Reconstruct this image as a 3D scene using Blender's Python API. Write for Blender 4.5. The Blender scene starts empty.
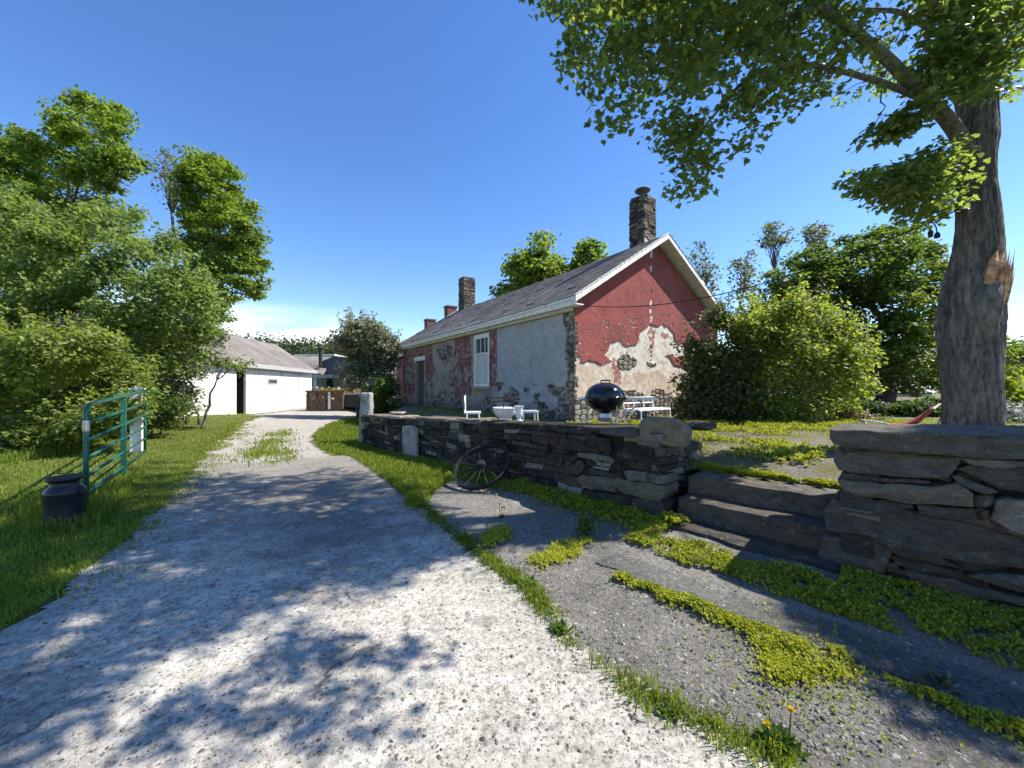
import bpy, math, random
import numpy as np
from mathutils import Vector

random.seed(7)
RNG = np.random.default_rng(11)
SC = bpy.context.scene
COL = SC.collection
R = math.radians
F, U0, V0, H = 385.0, 512.0, 386.0, 1.6

# ------------------------------------------------------------------ helpers
def at(u, v, Y):
    "point at depth Y seen at pixel u, v"
    return np.array([(u - U0) / F * Y, Y, H + (V0 - v) / F * Y])
def gz(u, v, z=0.0):
    "point on the level z seen at pixel u, v"
    Y = (H - z) * F / (v - V0)
    return np.array([(u - U0) / F * Y, Y, z])
def px(P):
    P = np.asarray(P, float)
    return np.stack([U0 + F * P[..., 0] / P[..., 1], V0 - F * (P[..., 2] - H) / P[..., 1]], -1)

def inpoly(p, poly):
    p = np.asarray(p, float); x, y = p[..., 0], p[..., 1]
    poly = np.asarray(poly, float); c = np.zeros(x.shape, bool)
    n = len(poly); j = n - 1
    for i in range(n):
        xi, yi = poly[i]; xj, yj = poly[j]
        if yi != yj:
            c ^= ((yi > y) != (yj > y)) & (x < (xj - xi) * (y - yi) / (yj - yi) + xi)
        j = i
    return c
def edgedist(p, poly):
    p = np.asarray(p, float); poly = np.asarray(poly, float)
    d = np.full(p.shape[:-1], 1e9)
    for i in range(len(poly)):
        a, b = poly[i], poly[(i + 1) % len(poly)]
        ab = b - a; t = np.clip(((p - a) @ ab) / max(ab @ ab, 1e-9), 0, 1)
        d = np.minimum(d, np.linalg.norm(p - (a + t[..., None] * ab), axis=-1))
    return d

def _h(ix, iy, iz, s):
    n = (ix.astype(np.int64) * 374761393 + iy.astype(np.int64) * 668265263 + iz.astype(np.int64) * 2147483647 + s * 974634821) & 0xffffffff
    n = ((n ^ (n >> 13)) * 1274126177) & 0xffffffff
    n = ((n ^ (n >> 16)) * 2246822519) & 0xffffffff
    return ((n ^ (n >> 15)) & 0xffffff) / float(0xffffff)
def vnoise(x, y, z=0.0, s=0):
    x, y, z = np.broadcast_arrays(np.asarray(x, float), np.asarray(y, float), np.asarray(z, float))
    ix, iy, iz = np.floor(x).astype(int), np.floor(y).astype(int), np.floor(z).astype(int)
    fx, fy, fz = x - ix, y - iy, z - iz
    fx, fy, fz = fx * fx * (3 - 2 * fx), fy * fy * (3 - 2 * fy), fz * fz * (3 - 2 * fz)
    r = 0
    for dx in (0, 1):
        for dy in (0, 1):
            for dz in (0, 1):
                w = (fx if dx else 1 - fx) * (fy if dy else 1 - fy) * (fz if dz else 1 - fz)
                r = r + w * _h(ix + dx, iy + dy, iz + dz, s)
    return r
def fbm(x, y, z=0.0, s=0, o=4):
    r, a, t = 0, 1.0, 0
    x, y, z = np.asarray(x, float), np.asarray(y, float), np.asarray(z, float)
    for i in range(o):
        r = r + a * vnoise(x * 2 ** i, y * 2 ** i, z * 2 ** i, s + i); t += a; a *= .5
    return r / t
def sstep(a, b, x):
    t = np.clip((np.asarray(x, float) - a) / (b - a), 0, 1); return t * t * (3 - 2 * t)

class MB:
    "collects vertices and faces of one mesh"
    def __init__(s): s.v, s.f, s.t, s.c, s.n = [], [], [], [], 0
    def add(s, v, f, tint=0.5, col=None):
        v = np.asarray(v, float).reshape(-1, 3)
        fs = f if isinstance(f, list) and len(f) and isinstance(f[0], np.ndarray) else None
        if fs is None:
            by = {}
            if isinstance(f, np.ndarray): by[f.shape[1]] = f
            else:
                for q in f: by.setdefault(len(q), []).append(q)
            fs = [np.asarray(q, int) for q in by.values()]
        for q in fs:
            if len(q): s.f.append(q + s.n)
        s.v.append(v); s.n += len(v)
        s.t.append(np.broadcast_to(np.asarray(tint, float), (len(v),)).copy())
        if col is not None: s.c.append(np.asarray(col, float).reshape(-1, 3))
        return s
    def box(s, lo, hi, tint=.5, ax=None, o=(0, 0, 0)):
        lo, hi = np.array(lo, float), np.array(hi, float)
        v = np.array([[(lo, hi)[i][0], (lo, hi)[j][1], (lo, hi)[k][2]] for i in (0, 1) for j in (0, 1) for k in (0, 1)])
        if ax is not None: v = v @ np.array(ax, float)
        v = v + np.array(o, float)
        return s.add(v, [[0, 1, 3, 2], [4, 6, 7, 5], [0, 4, 5, 1], [2, 3, 7, 6], [0, 2, 6, 4], [1, 5, 7, 3]], tint)
    def tube(s, pts, rad, n=8, tint=.5, cap=True, disp=None):
        pts = np.asarray(pts, float); m = len(pts)
        rad = np.broadcast_to(np.asarray(rad, float), (m,))
        T = np.gradient(pts, axis=0); T /= np.maximum(np.linalg.norm(T, axis=1, keepdims=True), 1e-9)
        up = np.array([0, 0, 1.]) if abs(T[0][2]) < .9 else np.array([0, 1., 0])
        V = []
        a = np.arange(n) / n * 2 * np.pi
        x = np.cross(up, T[0]); x /= np.linalg.norm(x)
        for i in range(m):
            x = x - T[i] * (x @ T[i]); x /= np.linalg.norm(x)
            y = np.cross(T[i], x)
            r = rad[i] if disp is None else rad[i] * disp(a, i)
            r = np.broadcast_to(r, (n,))
            V.append(pts[i] + (np.cos(a) * r)[:, None] * x + (np.sin(a) * r)[:, None] * y)
        i, j = np.meshgrid(np.arange(m - 1), np.arange(n), indexing='ij')
        q = np.stack([i * n + j, i * n + (j + 1) % n, (i + 1) * n + (j + 1) % n, (i + 1) * n + j], -1).reshape(-1, 4)
        fs = [q]
        if cap: fs.append(np.array([list(range(n))[::-1], [(m - 1) * n + k for k in range(n)]]))
        return s.add(np.concatenate(V), fs, tint)
    def lathe(s, prof, o=(0, 0, 0), n=24, tint=.5, ax=None):
        prof = np.asarray(prof, float); m = len(prof); a = np.arange(n) / n * 2 * np.pi
        V = np.stack([prof[:, :1] * np.cos(a), prof[:, :1] * np.sin(a), np.repeat(prof[:, 1:2], n, 1)], -1).reshape(-1, 3)
        if ax is not None: V = V @ np.array(ax, float)
        i, j = np.meshgrid(np.arange(m - 1), np.arange(n), indexing='ij')
        q = np.stack([i * n + j, i * n + (j + 1) % n, (i + 1) * n + (j + 1) % n, (i + 1) * n + j], -1).reshape(-1, 4)
        return s.add(V + np.array(o, float), [q], tint)
    def build(s, name, mat, parent=None, smooth=False, bevel=0):
        me = bpy.data.meshes.new(name)
        v = np.concatenate(s.v)
        if parent is not None: v = v - np.array(parent_loc(parent))
        lo = np.concatenate([q.reshape(-1) for q in s.f]); sz = np.concatenate([np.full(len(q), q.shape[1]) for q in s.f])
        me.vertices.add(len(v)); me.vertices.foreach_set('co', v.reshape(-1).astype(np.float32))
        me.loops.add(len(lo)); me.loops.foreach_set('vertex_index', lo.astype(np.int32))
        me.polygons.add(len(sz)); me.polygons.foreach_set('loop_start', (np.cumsum(sz) - sz).astype(np.int32))
        me.polygons.foreach_set('loop_total', sz.astype(np.int32))
        if smooth: me.polygons.foreach_set('use_smooth', np.ones(len(sz), bool))
        else: me.polygons.foreach_set('use_smooth', np.zeros(len(sz), bool))
        me.update(calc_edges=True)
        at_ = me.attributes.new('tint', 'FLOAT', 'POINT'); at_.data.foreach_set('value', np.concatenate(s.t).astype(np.float32))
        if s.c:
            c = np.concatenate(s.c); c = np.concatenate([c, np.ones((len(c), 1))], 1)
            if len(c) == len(v):
                ac = me.attributes.new('col', 'FLOAT_COLOR', 'POINT'); ac.data.foreach_set('color', c.reshape(-1).astype(np.float32))
        me.materials.append(mat)
        ob = bpy.data.objects.new(name, me); COL.objects.link(ob)
        if parent is not None: ob.parent = parent
        if bevel:
            b = ob.modifiers.new('bevel', 'BEVEL'); b.width = bevel; b.segments = 2; b.limit_method = 'ANGLE'
        return ob
def parent_loc(p):
    l = np.array(p.location)
    while p.parent is not None:
        p = p.parent; l = l + np.array(p.location)
    return l
def thing(name, label, cat, loc=(0, 0, 0), group=None):
    o = bpy.data.objects.new(name, None); COL.objects.link(o); o.location = loc; o.empty_display_size = .1
    return tag(o, label, cat, group)
def tag(o, label, cat, group=None, kind=None):
    o['label'] = label; o['category'] = cat
    if group: o['group'] = group
    if kind: o['kind'] = kind
    return o
def struct(o, label=None):
    o['kind'] = 'structure'
    if label: o['label'] = label
    return o

# ------------------------------------------------------------------ materials
class NT:
    def __init__(s, name):
        s.m = bpy.data.materials.new(name); s.m.use_nodes = True
        s.t = s.m.node_tree; s.t.nodes.clear(); s.out = s.n('ShaderNodeOutputMaterial')
    def n(s, k, **kw):
        d = s.t.nodes.new(k)
        for a, b in kw.items():
            if a.startswith('i_'):
                d.inputs[a[2:].replace('_', ' ')].default_value = b
            else: setattr(d, a, b)
        return d
    def l(s, a, b): s.t.links.new(a, b); return s
    def tex(s): return s.n('ShaderNodeTexCoord').outputs['Object']
    def noise(s, vec, scale, detail=4, rough=.55, dist=0):
        d = s.n('ShaderNodeTexNoise'); d.inputs['Scale'].default_value = scale; d.inputs['Detail'].default_value = detail
        d.inputs['Roughness'].default_value = rough; d.inputs['Distortion'].default_value = dist
        s.l(vec, d.inputs['Vector']); return d.outputs['Fac']
    def voro(s, vec, scale, feature='F1', rnd=1):
        d = s.n('ShaderNodeTexVoronoi', feature=feature); d.inputs['Scale'].default_value = scale
        d.inputs['Randomness'].default_value = rnd
        s.l(vec, d.inputs['Vector']); return d
    def ramp(s, fac, stops, interp='LINEAR'):
        d = s.n('ShaderNodeValToRGB'); e = d.color_ramp; e.interpolation = interp
        while len(e.elements) < len(stops): e.elements.new(.5)
        for el, (p, c) in zip(e.elements, stops):
            el.position = p; el.color = (*c, 1) if hasattr(c, '__len__') else (c, c, c, 1)
        s.l(fac, d.inputs['Fac']); return d.outputs['Color']
    def mix(s, fac, a, b, blend='MIX'):
        d = s.n('ShaderNodeMix', data_type='RGBA', blend_type=blend)
        for k, val in ((0, fac), (6, a), (7, b)):
            sock = d.inputs[k]
            if isinstance(val, (int, float)): sock.default_value = val if k == 0 else (val, val, val, 1)
            elif isinstance(val, tuple): sock.default_value = (*val, 1)
            else: s.l(val, sock)
        return d.outputs[2]
    def math(s, op, a, b=0.0):
        d = s.n('ShaderNodeMath', operation=op)
        for sock, val in ((d.inputs[0], a), (d.inputs[1], b)):
            if isinstance(val, (int, float)): sock.default_value = val
            else: s.l(val, sock)
        return d.outputs[0]
    def attr(s, name): return s.n('ShaderNodeAttribute', attribute_name=name)
    def bump(s, h, strength=.3, dist=.02, normal=None):
        d = s.n('ShaderNodeBump'); d.inputs['Strength'].default_value = strength; d.inputs['Distance'].default_value = dist
        s.l(h, d.inputs['Height'])
        if normal is not None: s.l(normal, d.inputs['Normal'])
        return d.outputs['Normal']
    def pbr(s, col, rough=.8, bump=None, metal=0.0, spec=.5, extra=None):
        b = s.n('ShaderNodeBsdfPrincipled')
        if isinstance(col, tuple): b.inputs['Base Color'].default_value = (*col, 1)
        else: s.l(col, b.inputs['Base Color'])
        if isinstance(rough, (int, float)): b.inputs['Roughness'].default_value = rough
        else: s.l(rough, b.inputs['Roughness'])
        b.inputs['Metallic'].default_value = metal; b.inputs['Specular IOR Level'].default_value = spec
        if bump is not None: s.l(bump, b.inputs['Normal'])
        for k, v in (extra or {}).items(): b.inputs[k].default_value = v
        s.l(b.outputs[0], s.out.inputs[0]); return s.m

def paint(name, col, rough=.5, metal=0.0, var=.25, scale=9, bump=.15):
    n = NT(name); t = n.tex(); f = n.noise(t, scale, 6, .6)
    dark = tuple(c * (1 - var) for c in col); light = tuple(min(1, c * (1 + var * .5)) for c in col)
    return n.pbr(n.ramp(f, [(.3, dark), (.7, light)]), rough, n.bump(n.noise(t, scale * 6, 4), bump, .004), metal)

def leafmat(name, stops, trans=.4, tcol=None, rough=.55):
    n = NT(name); c = n.ramp(n.attr('tint').outputs['Fac'], stops)
    d = n.n('ShaderNodeBsdfPrincipled'); n.l(c, d.inputs['Base Color']); d.inputs['Roughness'].default_value = rough
    d.inputs['Specular IOR Level'].default_value = .35
    tr = n.n('ShaderNodeBsdfTranslucent')
    n.l(n.mix(1.0, c, tcol or (2.0, 1.9, .7), 'MULTIPLY'), tr.inputs['Color'])
    m = n.n('ShaderNodeMixShader'); m.inputs[0].default_value = trans
    n.l(d.outputs[0], m.inputs[1]); n.l(tr.outputs[0], m.inputs[2]); n.l(m.outputs[0], n.out.inputs[0])
    return n.m

def m_stone(name, stops, lich=(.3, .31, .27), lich_amt=.62, scale=1.0, layered=True):
    n = NT(name); t = n.tex()
    mp = n.n('ShaderNodeMapping'); mp.inputs['Scale'].default_value = (1, 1, 1.9 if layered else 1); n.l(t, mp.inputs['Vector'])
    a = n.noise(mp.outputs[0], 9 * scale, 8, .62); b = n.noise(t, 46 * scale, 5, .6); big = n.noise(t, 3.1 * scale, 5, .6)
    c = n.ramp(n.attr('tint').outputs['Fac'], stops)
    c = n.mix(1.0, c, n.ramp(a, [(.25, .5), (.75, 1.4)]), 'MULTIPLY')
    c = n.mix(n.ramp(n.noise(t, 6.5 * scale, 7, .68), [(lich_amt, 0.), (lich_amt + .08, .75)]), c, lich)
    c = n.mix(n.ramp(big, [(.5, 0.), (.66, .5)]), c, (.17, .115, .062))
    mp2 = n.n('ShaderNodeMapping'); mp2.inputs['Scale'].default_value = (1, 1, 3.4 if layered else 1); n.l(t, mp2.inputs['Vector'])
    st_ = n.noise(mp2.outputs[0], 15 * scale, 8, .78, .6); c = n.mix(1.0, c, n.ramp(st_, [(.3, .7), (.55, 1.0), (.75, 1.25)]), 'MULTIPLY')
    gr = n.noise(t, 110 * scale, 4, .8); c = n.mix(1.0, c, n.ramp(gr, [(.32, .55), (.5, 1.0), (.68, 1.4)]), 'MULTIPLY')
    vl = n.voro(t, 23 * scale); pl_ = n.n('ShaderNodeSeparateColor'); n.l(vl.outputs['Color'], pl_.inputs[0]); dl = n.math('ADD', vl.outputs['Distance'], n.math('MULTIPLY', n.math('SUBTRACT', gr, .5), .8))
    lm = n.math('MULTIPLY', n.math('LESS_THAN', dl, .30), n.math('GREATER_THAN', pl_.outputs[0], .88)); c = n.mix(n.math('MULTIPLY', lm, .35), c, lich)
    h = n.math('ADD', n.math('MULTIPLY', a, .8), n.math('ADD', n.math('MULTIPLY', b, .5), n.math('MULTIPLY', st_, .8)))
    return n.pbr(c, .9, n.bump(h, 1.0, .03), spec=.2)

M = {}
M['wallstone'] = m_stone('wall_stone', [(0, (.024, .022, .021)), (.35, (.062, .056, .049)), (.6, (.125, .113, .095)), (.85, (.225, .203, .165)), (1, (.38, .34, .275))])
M['chimstone'] = m_stone('chimney_stone', [(0, (.045, .04, .037)), (.5, (.12, .105, .095)), (1, (.27, .24, .2))], scale=1.5)
M['tanstone'] = m_stone('tan_boulder_stone', [(0, (.2, .17, .12)), (1, (.36, .29, .19))], layered=False, scale=1.2)
M['granite'] = m_stone('granite', [(0, (.2, .2, .2)), (1, (.5, .5, .48))], layered=False, scale=1.4, lich=(.35, .36, .33))
M['white'] = paint('white_paint', (.78, .77, .73), .55)
M['white_metal'] = paint('white_metal', (.8, .8, .78), .4)
M['cream'] = paint('cream_paint', (.5, .47, .36), .7, var=.3)
def m_gate():
    n = NT('green_enamel'); t = n.tex(); f = n.noise(t, 7, 7, .7)
    c = n.ramp(n.noise(t, 3, 5), [(.3, (.006, .075, .05)), (.7, (.012, .115, .078))])
    c = n.mix(n.ramp(f, [(.62, 0.), (.68, .85)]), c, (.11, .055, .03))
    return n.pbr(c, n.ramp(f, [(.5, .38), (.7, .8)]), n.bump(n.noise(t, 40, 4), .2, .004))
M['green_metal'] = m_gate()
M['black_iron'] = paint('black_iron', (.014, .013, .013), .75, 0)
M['enamel'] = paint('black_enamel', (.008, .009, .013), .12, var=.1, bump=.02)
M['steel'] = paint('grey_steel', (.45, .46, .48), .35, .8)
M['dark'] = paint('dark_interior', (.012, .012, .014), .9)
M['doorgreen'] = paint('door_paint', (.045, .055, .055), .5)
M['rust'] = paint('rusty_steel', (.135, .082, .06), .75, var=.5, scale=3)
M['porchblue'] = paint('porch_siding', (.20, .22, .27), .7)
M['gable_shade'] = paint('shaded_siding', (.05, .06, .085), .7)  # farmhouse gable: the shade on that side is painted into the colour
M['brick'] = paint('brick', (.13, .06, .05), .85)
M['torn'] = paint('torn_wood', (.62, .34, .17), .85, var=.7, scale=11, bump=.8)
M['hammock'] = paint('hammock_cloth', (.28, .05, .045), .85, bump=.4)
M['can'] = paint('milk_can_paint', (.012, .012, .02), .45)
M['tan_wood'] = paint('weathered_board', (.35, .32, .27), .85, var=.4)

def m_glass():
    n = NT('window_glass')
    return n.pbr((.05, .06, .07), .06, None, 0, .8)
M['glass'] = m_glass()
def m_curtain():
    n = NT('lace_curtain'); t = n.tex()
    w = n.voro(t, 38); return n.pbr(n.ramp(w.outputs['Distance'], [(.1, (.36, .36, .35)), (.5, (.56, .56, .545))]), .9, n.bump(n.noise(t, 30), .4, .01))
M['curtain'] = m_curtain()

def m_wallcol():
    n = NT('peeling_wall'); t = n.tex(); c = n.attr('col').outputs['Color']
    f = n.noise(t, 60, 5, .6); g = n.noise(t, 7, 6, .6)
    c = n.mix(1.0, c, n.ramp(f, [(.3, .8), (.7, 1.15)]), 'MULTIPLY')
    c = n.mix(1.0, c, n.ramp(g, [(.3, .82), (.7, 1.1)]), 'MULTIPLY')
    return n.pbr(c, .9, n.bump(n.math('ADD', f, n.math('MULTIPLY', g, 1.5)), .55, .012), spec=.2)
M['peel'] = m_wallcol()
def m_slate():
    n = NT('roof_slate'); t = n.tex()
    c = n.ramp(n.attr('tint').outputs['Fac'], [(0, (.12, .108, .102)), (.5, (.185, .168, .158)), (1, (.265, .243, .228))])
    g = n.noise(t, 1.1, 6, .65)
    c = n.mix(n.ramp(g, [(.45, 0.), (.62, .55)]), c, (.10, .086, .07))
    f = n.noise(t, 24, 6, .6)
    c = n.mix(1.0, c, n.ramp(f, [(.3, .75), (.7, 1.2)]), 'MULTIPLY')
    return n.pbr(c, .75, n.bump(f, .4, .008), spec=.3)
M['slate'] = m_slate()
def m_barnroof():
    n = NT('barn_shingle'); t = n.tex()
    c = n.ramp(n.noise(t, .8, 6, .7), [(.3, (.105, .09, .08)), (.5, (.165, .145, .13)), (.7, (.23, .21, .195))])
    b = n.n('ShaderNodeTexBrick'); b.inputs['Scale'].default_value = 4; n.l(t, b.inputs['Vector'])
    return n.pbr(c, .9, n.bump(n.noise(t, 14, 5), .6, .02))
M['barnroof'] = m_barnroof()
def m_clap():
    n = NT('white_boards'); t = n.tex()
    c = n.ramp(n.noise(t, 1.6, 6, .65), [(.3, (.56, .55, .51)), (.6, (.78, .77, .73))])
    sx = n.n('ShaderNodeSeparateXYZ'); n.l(t, sx.inputs[0])
    fr = n.math('FRACT', n.math('MULTIPLY', n.math('ADD', sx.outputs[1], n.math('MULTIPLY', sx.outputs[0], .9)), 4.2)); gr_ = n.math('LESS_THAN', fr, .06)
    c = n.mix(n.math('MULTIPLY', gr_, .6), c, (.30, .29, .27))
    mps = n.n('ShaderNodeMapping'); mps.inputs['Scale'].default_value = (3, 3, .35); n.l(t, mps.inputs['Vector'])
    c = n.mix(n.ramp(n.noise(mps.outputs[0], 1.4, 6, .7), [(.52, 0.), (.66, .45)]), c, (.40, .38, .33))
    return n.pbr(c, .7, n.bump(n.math('SUBTRACT', n.noise(t, 20, 4), gr_), .3, .012))
M['clap'] = m_clap()

def speck(n, t, scale, keep, lo, hi, warp=.35):
    "irregular chips: distorted cells, some of them kept"
    nz = n.n('ShaderNodeTexNoise'); nz.inputs['Scale'].default_value = scale * 1.6; nz.inputs['Detail'].default_value = 3; n.l(t, nz.inputs['Vector'])
    sc_ = n.n('ShaderNodeVectorMath', operation='SCALE'); n.l(nz.outputs['Color'], sc_.inputs[0]); sc_.inputs['Scale'].default_value = warp * 2.2 / scale
    ad = n.n('ShaderNodeVectorMath', operation='ADD'); n.l(t, ad.inputs[0]); n.l(sc_.outputs[0], ad.inputs[1])
    v = n.voro(ad.outputs[0], scale); p = n.n('ShaderNodeSeparateColor'); n.l(v.outputs['Color'], p.inputs[0])
    size = n.math('ADD', lo, n.math('MULTIPLY', p.outputs[2], hi - lo))
    m = n.math('MULTIPLY', n.math('LESS_THAN', v.outputs['Distance'], size), n.math('GREATER_THAN', p.outputs[0], keep))
    return m, p.outputs[1]
def m_concrete():
    n = NT('worn_concrete'); t = n.tex()
    big = n.noise(t, .55, 6, .62); mid = n.noise(t, 4.5, 8, .72); fine = n.noise(t, 26, 6, .75)
    c = n.ramp(mid, [(.3, (.34, .315, .265)), (.5, (.51, .478, .41)), (.7, (.62, .588, .52))])
    c = n.mix(n.ramp(big, [(.46, 0.), (.66, .8)]), c, (.23, .218, .195))
    c = n.mix(n.ramp(n.noise(t, 1.6, 6, .7), [(.56, 0.), (.64, .55)]), c, (.20, .19, .172))
    sx = n.n('ShaderNodeSeparateXYZ'); n.l(t, sx.inputs[0])
    far_ = n.n('ShaderNodeMapRange'); n.l(sx.outputs[1], far_.inputs[0]); far_.inputs[1].default_value = 2.6; far_.inputs[2].default_value = 5.5
    worn = n.math('ADD', n.math('MULTIPLY', far_.outputs[0], .26), n.noise(t, .9, 8, .7))
    c = n.mix(n.ramp(worn, [(.56, 0.), (.70, .75)]), c, (.175, .16, .135))
    c = n.mix(n.ramp(n.noise(t, 2.6, 7, .75), [(.57, 0.), (.63, .5)]), c, (.13, .12, .105))
    c = n.mix(1.0, c, n.ramp(fine, [(.34, .5), (.52, 1.0), (.7, 1.15)]), 'MULTIPLY')
    for sc_, kp, lo, hi, am in ((95, .55, .2, .45, .45), (46, .62, .2, .46, .6), (21, .76, .14, .42, .6), (9, .9, .1, .3, .5)):
        m, tone = speck(n, t, sc_, kp, lo, hi)
        c = n.mix(n.math('MULTIPLY', m, am), c, n.ramp(tone, [(0, (.10, .095, .088)), (.55, (.24, .225, .2)), (.8, (.40, .37, .33)), (1, (.62, .6, .56))]))
    pit = n.noise(t, 42, 5, .8)
    pm_ = n.ramp(pit, [(.58, 0.), (.66, .7)]); c = n.mix(pm_, c, (.17, .16, .14))
    d = n.n('ShaderNodeVectorMath', operation='ADD'); nz = n.n('ShaderNodeTexNoise'); nz.inputs['Scale'].default_value = 1.7; nz.inputs['Detail'].default_value = 6
    n.l(t, nz.inputs['Vector']); n.l(t, d.inputs[0]); n.l(nz.outputs['Color'], d.inputs[1])
    cr = n.voro(d.outputs[0], .5, 'DISTANCE_TO_EDGE')
    cm = n.ramp(cr.outputs['Distance'], [(.003, 1.), (.011, 0.)])
    ck_ = n.math('MULTIPLY', cm, n.ramp(n.noise(t, 1.1, 4), [(.5, 0.), (.6, .7)]))
    c = n.mix(ck_, c, (.10, .093, .07))
    h = n.math('ADD', n.math('MULTIPLY', mid, .8), n.math('SUBTRACT', n.math('MULTIPLY', fine, .6), n.math('MULTIPLY', pm_, .5)))
    h = n.math('SUBTRACT', h, n.math('MULTIPLY', ck_, .6))
    return n.pbr(c, .93, n.bump(h, 1.0, .02), spec=.15)
M['concrete'] = m_concrete()
def m_asphalt(name='worn_asphalt', a=(.14, .13, .115), b=(.27, .252, .222), light=(.44, .41, .36)):
    n = NT(name); t = n.tex(); fine = n.noise(t, 30, 6, .75)
    c = n.ramp(n.noise(t, 2.2, 8, .72), [(.32, a), (.68, b)])
    c = n.mix(n.ramp(n.noise(t, .8, 7, .72), [(.5, 0.), (.64, .6)]), c, tuple(x * .8 for x in light))
    c = n.mix(1.0, c, n.ramp(fine, [(.32, .5), (.52, 1.0), (.7, 1.3)]), 'MULTIPLY')
    for sc_, kp, lo, hi, am in ((110, .4, .2, .48, .6), (58, .5, .2, .46, .7), (27, .8, .14, .4, .75)):
        m, tone = speck(n, t, sc_, kp, lo, hi)
        c = n.mix(n.math('MULTIPLY', m, am), c, n.ramp(tone, [(0, (.05, .05, .048)), (.45, (.15, .145, .135)), (.8, light), (1, tuple(min(.6, x * 1.5) for x in light))]))
    g = n.noise(t, 60, 5, .8)
    h = n.math('ADD', n.math('MULTIPLY', fine, .8), n.math('MULTIPLY', g, .7))
    return n.pbr(c, .94, n.bump(h, 1.0, .018), spec=.15)
M['asphalt'] = m_asphalt()
M['slab'] = m_asphalt('weathered_slab', (.11, .107, .10), (.205, .198, .18), (.30, .29, .265))
M['gravel'] = m_asphalt('gravel', (.30, .275, .24), (.45, .42, .38), (.55, .52, .48))
def m_soil(name, stops):
    n = NT(name); t = n.tex()
    c = n.ramp(n.noise(t, 1.3, 8, .7), stops)
    c = n.mix(1.0, c, n.ramp(n.noise(t, 30, 4, .7), [(.3, .6), (.7, 1.3)]), 'MULTIPLY')
    return n.pbr(c, .95, n.bump(n.noise(t, 22, 6, .7), .9, .03), spec=.1)
M['turf'] = m_soil('turf_soil', [(.3, (.05, .075, .015)), (.5, (.09, .115, .025)), (.7, (.12, .12, .04))])
M['terr'] = m_soil('terrace_soil', [(.3, (.09, .12, .02)), (.45, (.15, .14, .06)), (.55, (.17, .155, .125)), (.7, (.23, .215, .19))])

G1, G2, G3 = (.025, .06, .008), (.055, .12, .014), (.10, .18, .025)
M['maple'] = leafmat('maple_leaf', [(0, (.05, .08, .025)), (.5, (.11, .16, .045)), (1, (.19, .24, .065))], .56, (2.2, 2.1, 1.1), .42)
M['bright'] = leafmat('bright_leaf', [(0, (.05, .09, .018)), (.5, (.12, .185, .033)), (1, (.20, .26, .05))], .52)
M['dull'] = leafmat('dull_leaf', [(0, (.05, .075, .024)), (.5, (.125, .185, .045)), (1, (.235, .295, .10))], .47, (1.7, 1.7, .8))
M['grey'] = leafmat('greyish_leaf', [(0, (.055, .075, .04)), (.5, (.125, .15, .08)), (1, (.27, .29, .20))], .36, (1.5, 1.5, .9))
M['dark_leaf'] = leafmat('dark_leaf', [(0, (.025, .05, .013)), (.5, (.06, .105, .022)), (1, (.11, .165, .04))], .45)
M['forsythia'] = leafmat('yellow_green_leaf', [(0, (.07, .115, .015)), (.5, (.155, .21, .025)), (1, (.25, .29, .04))], .5)
M['lilac'] = leafmat('lilac_leaf', [(0, (.03, .05, .018)), (.5, (.08, .11, .04)), (.8, (.13, .15, .08)), (1, (.21, .165, .15))], .35)
M['mixed'] = leafmat('mixed_leaf', [(0, (.05, .085, .02)), (.5, (.15, .205, .045)), (1, (.28, .32, .10))], .5)
M['far'] = leafmat('far_leaf', [(0, (.03, .05, .025)), (1, (.09, .12, .06))], .3)
M['blade'] = leafmat('grass_blade', [(0, (.06, .10, .014)), (.5, (.145, .205, .026)), (.85, (.24, .275, .045)), (1, (.34, .31, .12))], .45)
M['sedum'] = leafmat('sedum_leaf', [(0, (.20, .15, .08)), (.07, (.16, .12, .05)), (.10, (.12, .17, .010)), (.5, (.29, .33, .02)), (1, (.48, .48, .04))], .3, (1.4, 1.4, .5))
M['weed'] = leafmat('weed_leaf', [(0, (.04, .09, .012)), (1, (.12, .19, .03))], .4)
M['petal'] = leafmat('yellow_petal', [(0, (.6, .42, .01)), (1, (.75, .55, .02))], .2, (1.2, 1.1, .5))
M['pink'] = leafmat('pink_petal', [(0, (.10, .13, .03)), (.5, (.14, .17, .04)), (.7, (.45, .14, .14)), (1, (.6, .3, .28))], .3, (1.2, 1, 1))
M['whitefl'] = leafmat('white_petal', [(0, (.06, .10, .03)), (.45, (.10, .14, .05)), (.6, (.65, .65, .62)), (1, (.75, .75, .72))], .3, (1.1, 1.1, 1.1))
def m_bark(name, a, b, sc=1.0):
    n = NT(name); t = n.tex()
    mp = n.n('ShaderNodeMapping'); mp.inputs['Scale'].default_value = (1, 1, .27); mp.inputs['Rotation'].default_value = (0, R(10), 0); n.l(t, mp.inputs['Vector'])
    f = n.noise(mp.outputs[0], 26 * sc, 8, .66, .4); g = n.noise(t, 3, 5, .6)
    c = n.ramp(f, [(.32, a), (.62, b)]); c = n.mix(1.0, c, n.ramp(g, [(.3, .7), (.7, 1.2)]), 'MULTIPLY')
    c = n.mix(n.ramp(n.noise(t, 5, 7, .7), [(.6, 0.), (.7, .4)]), c, (.16, .175, .13))
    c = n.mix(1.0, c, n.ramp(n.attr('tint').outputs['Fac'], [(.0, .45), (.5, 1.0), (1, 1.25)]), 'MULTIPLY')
    return n.pbr(c, .92, n.bump(f, 1.0, .035), spec=.15)
M['bark'] = m_bark('maple_bark', (.065, .056, .05), (.26, .232, .21))
M['bark2'] = m_bark('grey_bark', (.05, .045, .04), (.2, .18, .16), .6)

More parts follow.
